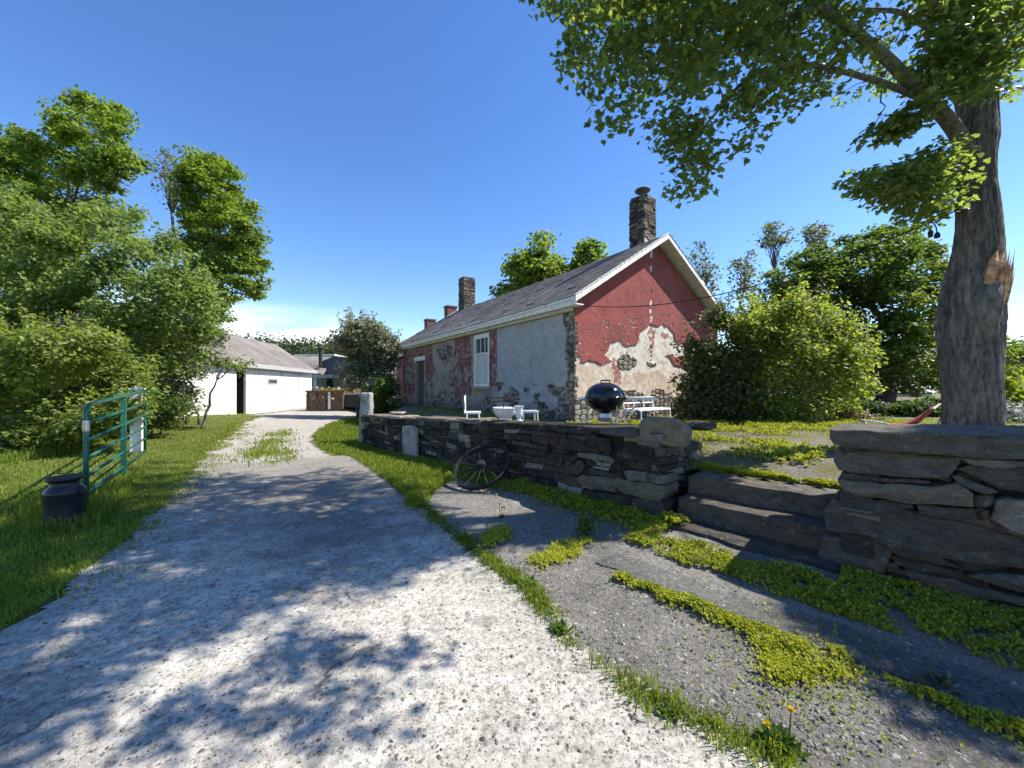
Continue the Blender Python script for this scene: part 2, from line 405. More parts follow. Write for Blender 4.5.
# ------------------------------------------------------------------ light, sky, camera
SUN_AZ, SUN_EL = R(85), R(50)
SUNV = np.array([math.sin(SUN_AZ) * math.cos(SUN_EL), math.cos(SUN_AZ) * math.cos(SUN_EL), math.sin(SUN_EL)])
sl = bpy.data.lights.new('sun', 'SUN'); sl.energy = 5.0; sl.angle = R(.53); sl.color = (1, .94, .84)
so = bpy.data.objects.new('sun', sl); COL.objects.link(so); so.location = (20, 0, 30)
so.rotation_euler = Vector(SUNV).to_track_quat('Z', 'Y').to_euler()

w = bpy.data.worlds.new('World'); SC.world = w; w.use_nodes = True
wt = w.node_tree; wt.nodes.clear()
sky = wt.nodes.new('ShaderNodeTexSky'); sky.sky_type = 'NISHITA'; sky.sun_disc = False
sky.sun_elevation = SUN_EL; sky.sun_rotation = SUN_AZ; sky.altitude = 200; sky.air_density = 1.0; sky.dust_density = .12; sky.ozone_density = 1.6
bg = wt.nodes.new('ShaderNodeBackground'); bg.inputs[1].default_value = .092
wo = wt.nodes.new('ShaderNodeOutputWorld')
def wn(k, **kw):
    d = wt.nodes.new(k)
    for a, b in kw.items(): setattr(d, a, b)
    return d
tc = wn('ShaderNodeTexCoord'); sep = wn('ShaderNodeSeparateXYZ'); wt.links.new(tc.outputs['Generated'], sep.inputs[0])
mp = wn('ShaderNodeMapping'); mp.inputs['Scale'].default_value = (2.2, 2.2, 13); mp.inputs['Rotation'].default_value = (0, R(6), 0)
wt.links.new(tc.outputs['Generated'], mp.inputs[0])
nz = wn('ShaderNodeTexNoise'); nz.inputs['Scale'].default_value = 1.6; nz.inputs['Detail'].default_value = 7; nz.inputs['Roughness'].default_value = .55; nz.inputs['Distortion'].default_value = .4
wt.links.new(mp.outputs[0], nz.inputs['Vector'])
def wmath(op, a, b=0.0, clamp=False):
    d = wn('ShaderNodeMath', operation=op, use_clamp=clamp)
    for sock, val in ((d.inputs[0], a), (d.inputs[1], b)):
        if isinstance(val, (int, float)): sock.default_value = val
        else: wt.links.new(val, sock)
    return d.outputs[0]
def wrange(x, a, b, lo=0., hi=1.):
    d = wn('ShaderNodeMapRange', interpolation_type='SMOOTHSTEP')
    for i, val in enumerate((x, a, b, lo, hi)):
        if isinstance(val, (int, float)): d.inputs[i].default_value = val
        else: wt.links.new(val, d.inputs[i])
    return d.outputs[0]
# a low bank of thin cloud to the left of the view (direction x about -.35 .. -.7)
band = wmath('MULTIPLY', wrange(sep.outputs[2], .04, .10), wrange(sep.outputs[2], .19, .12))
side = wmath('MULTIPLY', wrange(sep.outputs[0], -.30, -.44), wrange(sep.outputs[0], -.85, -.65))
cl = wmath('MULTIPLY', wmath('MULTIPLY', band, side), wrange(nz.outputs['Fac'], .36, .56))
mx = wn('ShaderNodeMix', data_type='RGBA'); wt.links.new(cl, mx.inputs[0])
gm = wn('ShaderNodeHueSaturation'); gm.inputs['Hue'].default_value = .509; gm.inputs['Saturation'].default_value = 1.26; gm.inputs['Value'].default_value = 1.4
wt.links.new(sky.outputs[0], gm.inputs['Color'])
wt.links.new(gm.outputs[0], mx.inputs[6]); mx.inputs[7].default_value = (8.6, 8.8, 9.0, 1)
wt.links.new(mx.outputs[2], bg.inputs[0]); wt.links.new(bg.outputs[0], wo.inputs[0])

cam = bpy.data.cameras.new('camera'); co = bpy.data.objects.new('camera', cam); COL.objects.link(co)
cam.sensor_width = 36; cam.lens = F / 1024 * 36; cam.clip_end = 3000; cam.clip_start = .05
co.location = (0, 0, H); co.rotation_euler = (R(90), 0, 0); cam.shift_y = 2.0 / 1024
SC.camera = co
SC.view_settings.view_transform = 'Standard'; SC.view_settings.look = 'None'; SC.view_settings.exposure = 0.93; SC.view_settings.gamma = 1
SC.cycles.max_bounces = 7; SC.cycles.diffuse_bounces = 3; SC.cycles.glossy_bounces = 2; SC.cycles.transmission_bounces = 4; SC.cycles.transparent_max_bounces = 4
SC.cycles.use_denoising = True
SC.cycles.use_adaptive_sampling = True; SC.cycles.adaptive_threshold = .02

# ------------------------------------------------------------------ terrain
P0 = np.array([1.60, 4.15]); P1 = np.array([-4.30, 10.75])       # foot of the long wall
WD = (P1 - P0) / np.linalg.norm(P1 - P0); WL = np.linalg.norm(P1 - P0)
WN = np.array([-WD[1], WD[0]]);  WN = WN if WN @ np.array([-1, -1]) > 0 else -WN     # outward, towards the drive
Q0 = np.array([2.56, 3.10]); QD = np.array([.7071, -.7071]); QN = np.array([-.7071, -.7071])

def low(x, y):
    x, y = np.asarray(x, float), np.asarray(y, float)
    c = x + y
    z = .15 * np.clip((c - 3.2) / 2.3, 0, 1) * (1 - sstep(6.0, 9.5, y))
    z = z + .42 * np.exp(-(((x + 15.5) / 4.0) ** 2 + ((y - 15.5) / 4.5) ** 2))
    z = z + .10 * sstep(-6.0, -8.5, x) * (1 - sstep(9, 14, y)) + 0.02 * (fbm(x * .8, y * .8, 0, 5) - .5)
    return z
def up(x, y):
    x, y = np.asarray(x, float), np.asarray(y, float)
    z = .60 + .15 * sstep(6.4, 8.2, x + y) + .03 * (fbm(x * .7, y * .7, 0, 9) - .5)
    A = P1; B = np.array([-8.2, 22.0]); d = B - A; nrm = np.array([d[1], -d[0]]) / np.linalg.norm(d)
    s = (x - A[0]) * nrm[0] + (y - A[1]) * nrm[1]
    k = sstep(-.5, 1.7, s)
    al = (x - P0[0]) * WD[0] + (y - P0[1]) * WD[1]; f = -((x - P0[0]) * WN[0] + (y - P0[1]) * WN[1])
    k = k * np.where(al > WL - .25, sstep(-.3, 1.3, f), 1)
    return z * k - .22 * (1 - k)

def sheet(xs, ys, fn, keep=None, off=0.0):
    X, Y = np.meshgrid(xs, ys, indexing='ij'); Z = fn(X, Y) + off
    n, m = X.shape; i, j = np.meshgrid(np.arange(n - 1), np.arange(m - 1), indexing='ij')
    q = np.stack([i * m + j, (i + 1) * m + j, (i + 1) * m + j + 1, i * m + j + 1], -1).reshape(-1, 4)
    V = np.stack([X, Y, Z], -1).reshape(-1, 3)
    if keep is not None:
        cen = V[q].mean(1); q = q[keep(cen[:, 0], cen[:, 1])]
        used = np.unique(q); mp_ = np.full(len(V), -1); mp_[used] = np.arange(len(used)); V = V[used]; q = mp_[q]
    return MB().add(V, [q])
def axis(lo, hi, fine_lo, fine_hi, step):
    a = list(np.arange(fine_lo, fine_hi + 1e-6, step)); s = step
    x = fine_hi
    while x < hi: s *= 1.35; x += s; a.append(min(x, hi))
    x = fine_lo; s = step
    while x > lo: s *= 1.35; x -= s; a.insert(0, max(x, lo))
    return np.array(a)
g = sheet(axis(-700, 700, -22, 9, .2), axis(-300, 900, -3, 32, .2), lambda x, y: low(x, y))
struct(g.build('ground', M['turf'], smooth=True))

def flat_poly(poly, name, mat, off, step=.12, fn=low, rough_edge=.06, smooth=True):
    "a thin sheet over the terrain with an uneven traced edge"
    poly = np.asarray(poly, float); lo = poly.min(0) - .2; hi = poly.max(0) + .2
    xs = np.arange(lo[0], hi[0], step); ys = np.arange(lo[1], hi[1], step)
    def keep(x, y):
        wx = (fbm(x * 3, y * 3, 0, 21) - .5) * 2 * rough_edge; wy = (fbm(x * 3, y * 3, 0, 31) - .5) * 2 * rough_edge
        return inpoly(np.stack([x + wx, y + wy], -1), poly)
    return struct(sheet(xs, ys, fn, keep, off).build(name, mat, smooth=smooth))

gp = lambda u, v, z=0.0: tuple(gz(u, v, z)[:2])
WEED_LINE = [gp(330, 430), gp(352, 457), gp(384, 482), gp(410, 503), gp(466, 545), gp(530, 592), gp(565, 640), gp(610, 675), gp(660, 708), gp(735, 742), gp(800, 770), (1.25, 1.2), (1.6, .4), (2.2, -2.5)]
LEFT_EDGE = [(-3.0, -2.5), (-3.0, 1.5), gp(0, 630), gp(60, 586), gp(123, 540), gp(175, 490), gp(210, 452), gp(228, 438), gp(239, 427)]
DRIVE = LEFT_EDGE[:7] + [gp(215, 462), gp(262, 464), gp(330, 457)] + WEED_LINE[1:]
flat_poly(DRIVE, 'driveway', M['concrete'], .012, .06, rough_edge=.16)
GRAVEL = [gp(200, 466), gp(210, 452), gp(228, 438), gp(239, 427), gp(262, 420), gp(245, 417), gp(215, 414.5), (-13.3, 19.5), (-15.3, 29.5), (-12.0, 31), (-3, 30), (-5.2, 22.5), gp(345, 419), gp(330, 424), gp(314, 432), gp(311, 438), gp(318, 450), gp(345, 462), gp(262, 468)]
flat_poly(GRAVEL, 'gravel_yard', M['gravel'], .006, .12, rough_edge=.2)
SLABF = lambda a, c: tuple(np.array([c, c]) * .7071 / 1.0 + np.array([1, -1]) * .7071 * a)   # a along the wall, c out from the camera
APRON = [gp(425, 508), gp(470, 543), gp(530, 590), gp(565, 638), gp(610, 673), gp(660, 706), gp(735, 740), (.98, 1.6), (1.25, 1.2), (1.6, .4), (2.2, -2.5), (5.2, -2.5), (5.2, .5), (3.4, 2.25), (2.55, 3.1), (1.75, 3.95), gp(640, 522, .14), gp(560, 512, .05), gp(500, 492, .05), gp(450, 482, .03)]
flat_poly(APRON, 'pavement', M['asphalt'], .011, .06, rough_edge=.10)

# long flat slabs in front of the right wall
pm = MB()
def slab_block(mb, a0, a1, c0, c1, z0, z1, seed, tint=.5):
    n, m = max(2, int((a1 - a0) / .06)), max(2, int((c1 - c0) / .06))
    A, C = np.meshgrid(np.linspace(a0, a1, n), np.linspace(c0, c1, m), indexing='ij')
    ed = np.minimum(np.minimum(A - a0, a1 - A), np.minimum(C - c0, c1 - C))
    Z = z1 - .012 * np.exp(-(ed / .02)) + .016 * (fbm(A * 4, C * 4, 0, seed) - .5)
    jit = (fbm(A * 3, C * 3, 0, seed + 3) - .5) * .16 * np.exp(-ed / .05)
    X = (C + jit) * .7071 + A * .7071; Y = (C + jit) * .7071 - A * .7071
    V = np.stack([X, Y, Z], -1).reshape(-1, 3)
    i, j = np.meshgrid(np.arange(n - 1), np.arange(m - 1), indexing='ij')
    q = np.stack([i * m + j, i * m + j + 1, (i + 1) * m + j + 1, (i + 1) * m + j], -1).reshape(-1, 4)[:, ::-1]
    rim = [(i_, 0) for i_ in range(n)] + [(n - 1, j_) for j_ in range(1, m)] + [(i_, m - 1) for i_ in range(n - 2, -1, -1)] + [(0, j_) for j_ in range(m - 2, 0, -1)]
    ridx = np.array([i_ * m + j_ for i_, j_ in rim]); k = len(ridx)
    rings = [V[ridx]]
    for f_ in (.33, .66, 1.0):
        r_ = V[ridx].copy(); r_[:, 2] = r_[:, 2] * (1 - f_) + z0 * f_
        cen = V.mean(0); dirv = r_[:, :2] - cen[:2]; dirv /= np.linalg.norm(dirv, axis=1, keepdims=True)
        r_[:, :2] += dirv * ((fbm(r_[:, 0] * 9, r_[:, 1] * 9, f_ * 5, seed + 8) - .5) * .035)[:, None]
        rings.append(r_)
    V2 = np.concatenate([V] + rings[1:])
    fs = [q]; prev = ridx
    for t_ in range(3):
        cur = np.arange(k) + len(V) + t_ * k
        fs.append(np.stack([prev, np.roll(prev, -1), np.roll(cur, -1), cur], -1)); prev = cur
    mb.add(V2, fs, tint)
acuts = [-1.85, .62, 3.2]
for i in range(len(acuts) - 1):
    slab_block(pm, acuts[i] + .008, acuts[i + 1] - .008, 2.80 + .05 * (i == 0), 3.34, -.05, .092 + .010 * (i % 2), 60 + i)
struct(pm.build('path', M['slab']))

def up_keep(x, y):
    d = (np.stack([x, y], -1) - P0) @ WN; left = x + y
    back_of_wall = (d < -.18) | (((np.stack([x, y], -1) - P0) @ WD) > WL - .1)
    steps_hole = ((x + y) * .7071 < 4.68) & ((x - y) * .7071 > -1.95) & ((x - y) * .7071 < -.2)
    rightw = ((x + y) * .7071 > 4.15)
    return back_of_wall & rightw & ~steps_hole & (y > -12)
tg = sheet(axis(-14, 300, -9, 12, .16), axis(-12, 300, -2, 24, .16), up, up_keep)
struct(tg.build('terrace_ground', M['terr'], smooth=True))

# ------------------------------------------------------------------ dry stone walls
def stone_poly(mb, poly, fr, front, depth, tint, seed, rough=.012):
    """one stone: outline poly in (along, z) of the frame fr=(origin, along, outward), a bevelled uneven front, real depth"""
    O, D, N = fr; poly = np.asarray(poly, float)
    ar = 0
    for i in range(len(poly)):
        a, b = poly[i], poly[(i + 1) % len(poly)]; ar += a[0] * b[1] - b[0] * a[1]
    if ar < 0: poly = poly[::-1]
    pts = []
    for i in range(len(poly)):
        a, b = poly[i], poly[(i + 1) % len(poly)]; k = max(1, int(np.linalg.norm(b - a) / .05))
        for t in range(k): pts.append(a + (b - a) * t / k)
    p = np.array(pts)
    p += (np.stack([vnoise(p[:, 0] * 14, p[:, 1] * 14, seed, 3), vnoise(p[:, 0] * 14, p[:, 1] * 14, seed, 4)], -1) - .5) * .02 + (np.stack([vnoise(p[:, 0] * 40, p[:, 1] * 40, seed, 5), vnoise(p[:, 0] * 40, p[:, 1] * 40, seed, 6)], -1) - .5) * .008
    c = p.mean(0); n = len(p); ext = np.linalg.norm(p - c, axis=1).min(); tilt = ((seed * 7919) % 100 / 100 - .5) * .35
    e_ = lambda m_: 1 - m_ / max(ext, m_ * 1.6)
    rings = [(1.0, -depth), (1.0, -.05), (1.0, -.010), (e_(.006), -.002), (e_(.02), .003), (e_(.05) * .92, .004), (.66, .005), (.44, .006), (.2, .006)]
    V = []
    for k, (s_, d_) in enumerate(rings):
        q = c + (p - c) * s_
        dd = front + d_ + (0 if k < 1 else ((fbm(q[:, 0] * 6, q[:, 1] * 16, seed * .37, 7) - .5) * rough * 3.2 + (np.floor(vnoise(q[:, 0] * 3, q[:, 1] * 34, seed * .7, 8) * 3) / 3 - .4) * rough * 1.1 + tilt * (q[:, 1] - c[1])) * (1 if k > 1 else .5))
        V.append(np.stack([O[0] + D[0] * q[:, 0] + N[0] * dd, O[1] + D[1] * q[:, 0] + N[1] * dd, q[:, 1]], -1))
    ctr = np.array([[O[0] + D[0] * c[0] + N[0] * (front + .006), O[1] + D[1] * c[0] + N[1] * (front + .006), c[1]]])
    V = np.concatenate(V + [ctr])
    fs = []
    i = np.arange(n); j = (i + 1) % n
    flip = np.cross(np.append(D, 0), [0, 0, 1])[:2] @ N < 0
    for k in range(len(rings) - 1):
        q = np.stack([k * n + i, k * n + j, (k + 1) * n + j, (k + 1) * n + i], -1); fs.append(q[:, ::-1] if flip else q)
    k = len(rings) - 1
    t = np.stack([k * n + i, k * n + j, np.full(n, (k + 1) * n)], -1); fs.append(t[:, ::-1] if flip else t)
    mb.add(V, fs, tint)

def courses(mb, fr, a0, a1, zbot, ztop, seed, hr=(.05, .16), wr=(.14, .6), depth=.28, taken=None, tints=(.1, .7), slope=.0, off=0.0):
    rg = np.random.default_rng(seed)
    z = 0.0; k = 0
    zt = np.vectorize(ztop); zb = np.vectorize(zbot)
    Hm = max(ztop(a) - zbot(a) for a in np.linspace(a0, a1, 12))
    rows = []
    while z < Hm - .03:
        h = rg.uniform(*hr); h = min(h, Hm - z)
        if Hm - z - h < .05: h = Hm - z
        rows.append((z / Hm, (z + h) / Hm)); z += h
    for (f0, f1) in rows:
        a = a0 - rg.uniform(0, .1) * 0
        while a < a1 - .02:
            wd = rg.uniform(*wr) * (1.25 if f1 - f0 < .1 else .9); b = min(a + wd, a1)
            if a1 - b < .1: b = a1
            g_ = .003
            def Z(aa, f): 
                w_ = (fbm(aa * 1.3, f * 3, seed, 2) - .5) * .17 * (1 if 0.02 < f < .98 else 0)
                return zbot(aa) + (ztop(aa) - zbot(aa)) * np.clip(f + w_, 0, 1)
            split = rg.random() < .25 and (b - a) > .22 and (f1 - f0) * Hm > .1
            jb = rg.uniform(-.03, .03); ja = rg.uniform(-.03, .03)
            fm = (f0 + f1) / 2 + rg.uniform(-.1, .1) * (f1 - f0)
            cells = [(f0, fm), (fm, f1)] if split else [(f0, f1)]
            for (g0, g1) in cells:
                m_ = (a + b) / 2 + rg.uniform(-.2, .2) * (b - a)
                poly = [(a + g_ + ja * .3, Z(a, g0) + g_), (m_, Z(m_, g0) + g_ * rg.uniform(.5, 2)), (b - g_ + jb, Z(b, g0) + g_),
                        (b - g_ - jb * .4, Z(b, g1) - g_ * rg.uniform(.5, 2.5)), (m_, Z(m_, g1) - g_), (a + g_ - ja, Z(a, g1) - g_ * rg.uniform(.5, 2.5))]
                cc = np.mean(poly, 0)
                if taken is not None and any(inpoly(cc, t) for t in taken): continue
                stone_poly(mb, poly, fr, off + rg.uniform(-.035, .03), depth, rg.uniform(*tints) if rg.random() > .12 else rg.uniform(.75, 1), int(rg.integers(1e6)))
            a = b

def plane_az(u, v, fr):
    "pixel -> (along, z) on the wall's face"
    O, D, N = fr
    d = np.array([(u - U0) / F, 1.0]); k = (N @ O) / (N @ d)
    P = d * k; return ((P - O) @ D, H + (V0 - v) / F * k)

# --- the long wall on the left of the steps (thing: core + stones in one mesh, coping as a part)
ltop = lambda a: 1.10 - .33 * max(0, a) / WL
lfr = (P0, WD, WN)
lw = thing('dry_stone_wall', 'long dark dry stone retaining wall behind the wagon wheel, left of the stone steps', 'stone wall', (P0[0], P0[1], .1))
b = MB()
z6 = lambda pts: [plane_az(560 + x / 6.4, 390 + y / 6.4, lfr) for x, y in pts]
traced = [
 ([(330, 295), (480, 320), (600, 368), (600, 425), (480, 385), (370, 345)], .12), ([(605, 368), (668, 372), (672, 420), (640, 425), (605, 420)], .55),
 ([(368, 390), (500, 400), (600, 428), (674, 440), (676, 480), (560, 478), (370, 438)], .16), ([(375, 446), (590, 488), (600, 528), (430, 508), (372, 480)], .22),
 ([(602, 484), (676, 490), (676, 526), (606, 524)], .2), ([(120, 402), (220, 405), (300, 425), (352, 450), (340, 470), (240, 452), (118, 426)], .82),
 ([(160, 450), (250, 466), (246, 496), (164, 486)], .35), ([(180, 500), (260, 515), (410, 542), (412, 572), (300, 560), (186, 535)], .38),
 ([(415, 530), (440, 510), (550, 525), (562, 590), (440, 575)], .8), ([(565, 540), (672, 548), (672, 604), (580, 595)], .72),
 ([(108, 570), (130, 545), (400, 572), (560, 592), (672, 612), (676, 668), (640, 714), (430, 670), (130, 625)], .74),
 ([(140, 645), (300, 660), (430, 682), (450, 770), (240, 760), (150, 700)], .3), ([(455, 690), (600, 712), (672, 722), (672, 800), (640, 815), (470, 800)], .42),
 ([(10, 480), (100, 408), (112, 440), (40, 500)], .4), ([(28, 505), (118, 442), (152, 480), (130, 530), (100, 545)], .5),
 ([(170, 300), (320, 308), (330, 398), (250, 392), (178, 352)], .14), ([(0, 300), (60, 290), (150, 330), (155, 392), (60, 385), (0, 390)], .3)]
taken = []
for i, (pl, t) in enumerate(traced):
    q = z6(pl); stone_poly(b, q, lfr, RNG.uniform(-.01, .03), .3, t, 500 + i, .016)
    cc = np.mean(q, 0); taken.append(cc + (np.array(q) - cc) * 1.25)
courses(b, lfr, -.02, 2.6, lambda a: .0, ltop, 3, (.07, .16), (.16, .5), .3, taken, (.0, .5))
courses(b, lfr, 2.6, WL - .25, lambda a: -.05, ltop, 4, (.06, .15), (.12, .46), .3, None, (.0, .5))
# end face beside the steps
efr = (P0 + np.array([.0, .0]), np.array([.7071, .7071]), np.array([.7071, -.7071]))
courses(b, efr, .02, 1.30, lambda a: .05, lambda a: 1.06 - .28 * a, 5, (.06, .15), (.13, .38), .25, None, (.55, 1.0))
# solid core
for a0, a1 in [(0.06, WL)]:
    n = 24
    A = np.linspace(a0, a1, n); front = P0 + np.outer(A, WD) - WN * .06; back = P0 + np.outer(A, WD) - WN * .55
    zt = np.array([ltop(a) - .035 for a in A])
    V = np.concatenate([np.c_[front, np.full(n, -.1)], np.c_[front, zt], np.c_[back, zt], np.c_[back, np.full(n, -.1)]])
    fs = [np.stack([r * n + np.arange(n - 1), r * n + np.arange(1, n), (r + 1) % 4 * n + np.arange(1, n), (r + 1) % 4 * n + np.arange(n - 1)], -1) for r in range(3)]
    fs.append(np.array([[0, n, 2 * n, 3 * n], [n - 1, 4 * n - 1, 3 * n - 1, 2 * n - 1]]))
    b.add(V, fs, .02)
ck = np.array([[.03, .03], [1.28, .03], [1.28, -.5], [.03, -.5]])
V = [P0 + efr[1] * p_ + efr[2] * (q_ - .06) for p_, q_ in ck]
b.add([(*v_, -.1) for v_ in V] + [(*v_, 1.0 - .27 * p_[0]) for v_, p_ in zip(V, ck)], [[0, 1, 5, 4], [1, 2, 6, 5], [2, 3, 7, 6], [3, 0, 4, 7], [4, 5, 6, 7]], .02)
b.build('stonework', M['wallstone'], lw)
def flag(mb, poly, z0, th, tint, seed):
    "a flat stone lying on its bed: plan outline, thickness, uneven edge"
    poly = np.asarray(poly, float); pts = []
    for i in range(len(poly)):
        a, c = poly[i], poly[(i + 1) % len(poly)]; k = max(1, int(np.linalg.norm(c - a) / .06))
        for t in range(k): pts.append(a + (c - a) * t / k)
    p = np.array(pts); p = (np.roll(p, 1, 0) + 2 * p + np.roll(p, -1, 0)) / 4
    p += (np.stack([vnoise(p[:, 0] * 11, p[:, 1] * 11, seed, 3), vnoise(p[:, 0] * 11, p[:, 1] * 11, seed, 4)], -1) - .5) * .05
    c = p.mean(0); n = len(p); i = np.arange(n); j = (i + 1) % n; V = []
    zf = z0 if callable(z0) else (lambda x, y: z0)
    for s_, h_ in ((.97, 0), (1, .3), (1, .75), (.975, 1), (.6, 1), (.25, 1)):
        q = c + (p - c) * s_; zz = np.array([zf(*r) for r in q])
        V.append(np.c_[q, zz + h_ * th + (fbm(q[:, 0] * 6, q[:, 1] * 6, h_ * 3, seed) - .5) * .018])
    V = np.concatenate(V + [np.array([[*c, zf(*c) + th]])]); fs = []
    for k in range(5): fs.append(np.stack([k * n + i, k * n + j, (k + 1) * n + j, (k + 1) * n + i], -1))
    fs.append(np.stack([5 * n + i, 5 * n + j, np.full(n, 6 * n)], -1))
    area = np.sum(p[:, 0] * np.roll(p[:, 1], -1) - p[:, 1] * np.roll(p[:, 0], -1))
    if area < 0: fs = [f_[:, ::-1] for f_ in fs]
    mb.add(V, fs, tint)
cp = MB(); a = .45; rg = np.random.default_rng(8)
while a < WL - .3:
    l = rg.uniform(.45, 1.0); e = min(a + l, WL - .25)
    o1, o2 = rg.uniform(-.02, .05, 2)
    pl = [P0 + WD * (a + .01) + WN * o1, P0 + WD * ((a + e) / 2) + WN * (max(o1, o2) + .02), P0 + WD * (e - .01) + WN * o2, P0 + WD * (e - .02) - WN * rg.uniform(.45, .6), P0 + WD * (a + .02) - WN * rg.uniform(.45, .6)]
    zz = ltop((a + e) / 2); sl_ = rg.uniform(-.015, .02); am = (a + e) / 2
    flag(cp, pl, (lambda x, y, zz=zz, am=am: zz - .03 - .037 * ((np.array([x, y]) - P0) @ WD - am)), rg.uniform(.04, .075), rg.uniform(.1, .55) if a < 3 else rg.uniform(.5, 1), int(rg.integers(1e5)))
    a = e
# flat stones capping the end beside the steps
for k, (p_, q_, l_, d_) in enumerate([(.75, -.1, .5, .45), (.45, -.15, .35, .4)]):
    o_ = P0 + efr[1] * p_ + efr[2] * q_
    flag(cp, [o_ + efr[1] * l_ + efr[2] * .12, o_ - efr[1] * .1 + efr[2] * .14, o_ - efr[1] * .1 - efr[2] * d_, o_ + efr[1] * l_ - efr[2] * d_], .90 - .12 * (k == 0), .09, .45, 900 + k)
cp.build('coping_stone', M['wallstone'], lw)

def rock(mb, c, size, seed, tint, rot=0, flat=.0, n=14):
    t = np.linspace(-1, 1, n); V = []; fs = []; base = 0
    for ax_ in range(3):
        for sg in (-1, 1):
            A, B = np.meshgrid(t, t, indexing='ij'); P = np.zeros((n, n, 3)); P[..., ax_] = sg; P[..., (ax_ + 1) % 3] = A; P[..., (ax_ + 2) % 3] = B
            V.append(P.reshape(-1, 3)); i, j = np.meshgrid(np.arange(n - 1), np.arange(n - 1), indexing='ij')
            q = np.stack([i * n + j, (i + 1) * n + j, (i + 1) * n + j + 1, i * n + j + 1], -1).reshape(-1, 4) + base
            fs.append(q if sg > 0 else q[:, ::-1]); base += n * n
    V = np.concatenate(V); nr = np.linalg.norm(V, axis=1, keepdims=True)
    p6 = (np.abs(V) ** 5).sum(1, keepdims=True) ** .2
    V = V / p6
    # flat cuts
    rg = np.random.default_rng(seed)
    for k in range(7):
        d = rg.normal(size=3); d /= np.linalg.norm(d); lim = rg.uniform(.78, 1.0)
        e = V @ d; V = V - np.outer(np.maximum(e - lim, 0), d)
    V = V * (1 + .10 * (fbm(V[:, 0] * 2 + seed, V[:, 1] * 2, V[:, 2] * 2, 3) - .5)[:, None] * 2)
    V = V * np.array(size) / 2
    cs, sn = math.cos(rot), math.sin(rot); V = V @ np.array([[cs, sn, 0], [-sn, cs, 0], [0, 0, 1]])
    mb.add(V + np.array(c), fs, tint)

bb = MB(); rock(bb, at(666, 431, 4.35), (.52, .44, .33), 57, .25, R(-30)); 
tag(bb.build('boulder', M['tanstone']), 'chunky tan boulder sitting on the near end of the long wall', 'boulder')
bb = MB(); rock(bb, at(622, 431, 4.55) - np.array([0, 0, .02]), (.5, .3, .11), 45, .55, R(-38))
tag(bb.build('loose_stone', M['wallstone']), 'grey slab of stone lying left of the tan boulder on the wall top', 'stone')
bb = MB(); rock(bb, at(697, 426, 5.15) , (.42, .36, .12), 43, .4, R(20))
tag(bb.build('loose_stone', M['wallstone']), 'low dark flat stone on the wall end behind the tan boulder', 'stone')
bb = MB(); rock(bb, at(398, 413, 9.4), (.42, .3, .07), 44, .95, R(-40))
tag(bb.build('loose_stone', M['wallstone']), 'pale flat stone on the far end of the wall top near the stone post', 'stone')
# upright granite post at the wall's far end and a slab leaning on the wall
pc = at(365.5, 443, 10.65); pc[2] = 0
b = MB(); n = 40
zz = np.linspace(-.1, 1.42, n); 
def ringp(w_, d_, z_, k):
    a_ = np.arange(20) / 20 * 2 * np.pi; c_, s_ = np.cos(a_), np.sin(a_)
    x_ = np.sign(c_) * np.abs(c_) ** .35 * w_ / 2; y_ = np.sign(s_) * np.abs(s_) ** .35 * d_ / 2
    nn = 1 + .34 * (fbm(c_ * 1.5 + 3, s_ * 1.5, z_ * 5, 12) - .5)
    return np.c_[x_ * nn + .03 * z_, y_ * nn, np.full(20, z_)]
V = np.concatenate([ringp(.32 - .06 * max(0, z_ - 1), .24, z_ if z_ < 1.40 else 1.42 - .0, k) * (1 if k < n - 1 else np.array([.8, .8, 1])) for k, z_ in enumerate(zz)])
i, j = np.meshgrid(np.arange(n - 1), np.arange(20), indexing='ij')
b.add(V + pc, [np.stack([i * 20 + j, i * 20 + (j + 1) % 20, (i + 1) * 20 + (j + 1) % 20, (i + 1) * 20 + j], -1).reshape(-1, 4), np.array([[(n - 1) * 20 + k for k in range(20)]])], .6)
tag(b.build('stone_post', M['granite']), 'upright pale granite post standing at the far end of the wall', 'stone post')
b = MB(); A0 = plane_az(413, 440, lfr)[0]
stone_poly(b, [(A0 - .30, .02), (A0 + .30, .0), (A0 + .31, .45), (A0 + .28, .72), (A0 - .1, .76), (A0 - .29, .70)], lfr, .10, .07, .75, 77)
tag(b.build('leaning_slab', M['granite']), 'smooth grey slab propped upright against the long wall, left of the wagon wheel', 'stone slab')

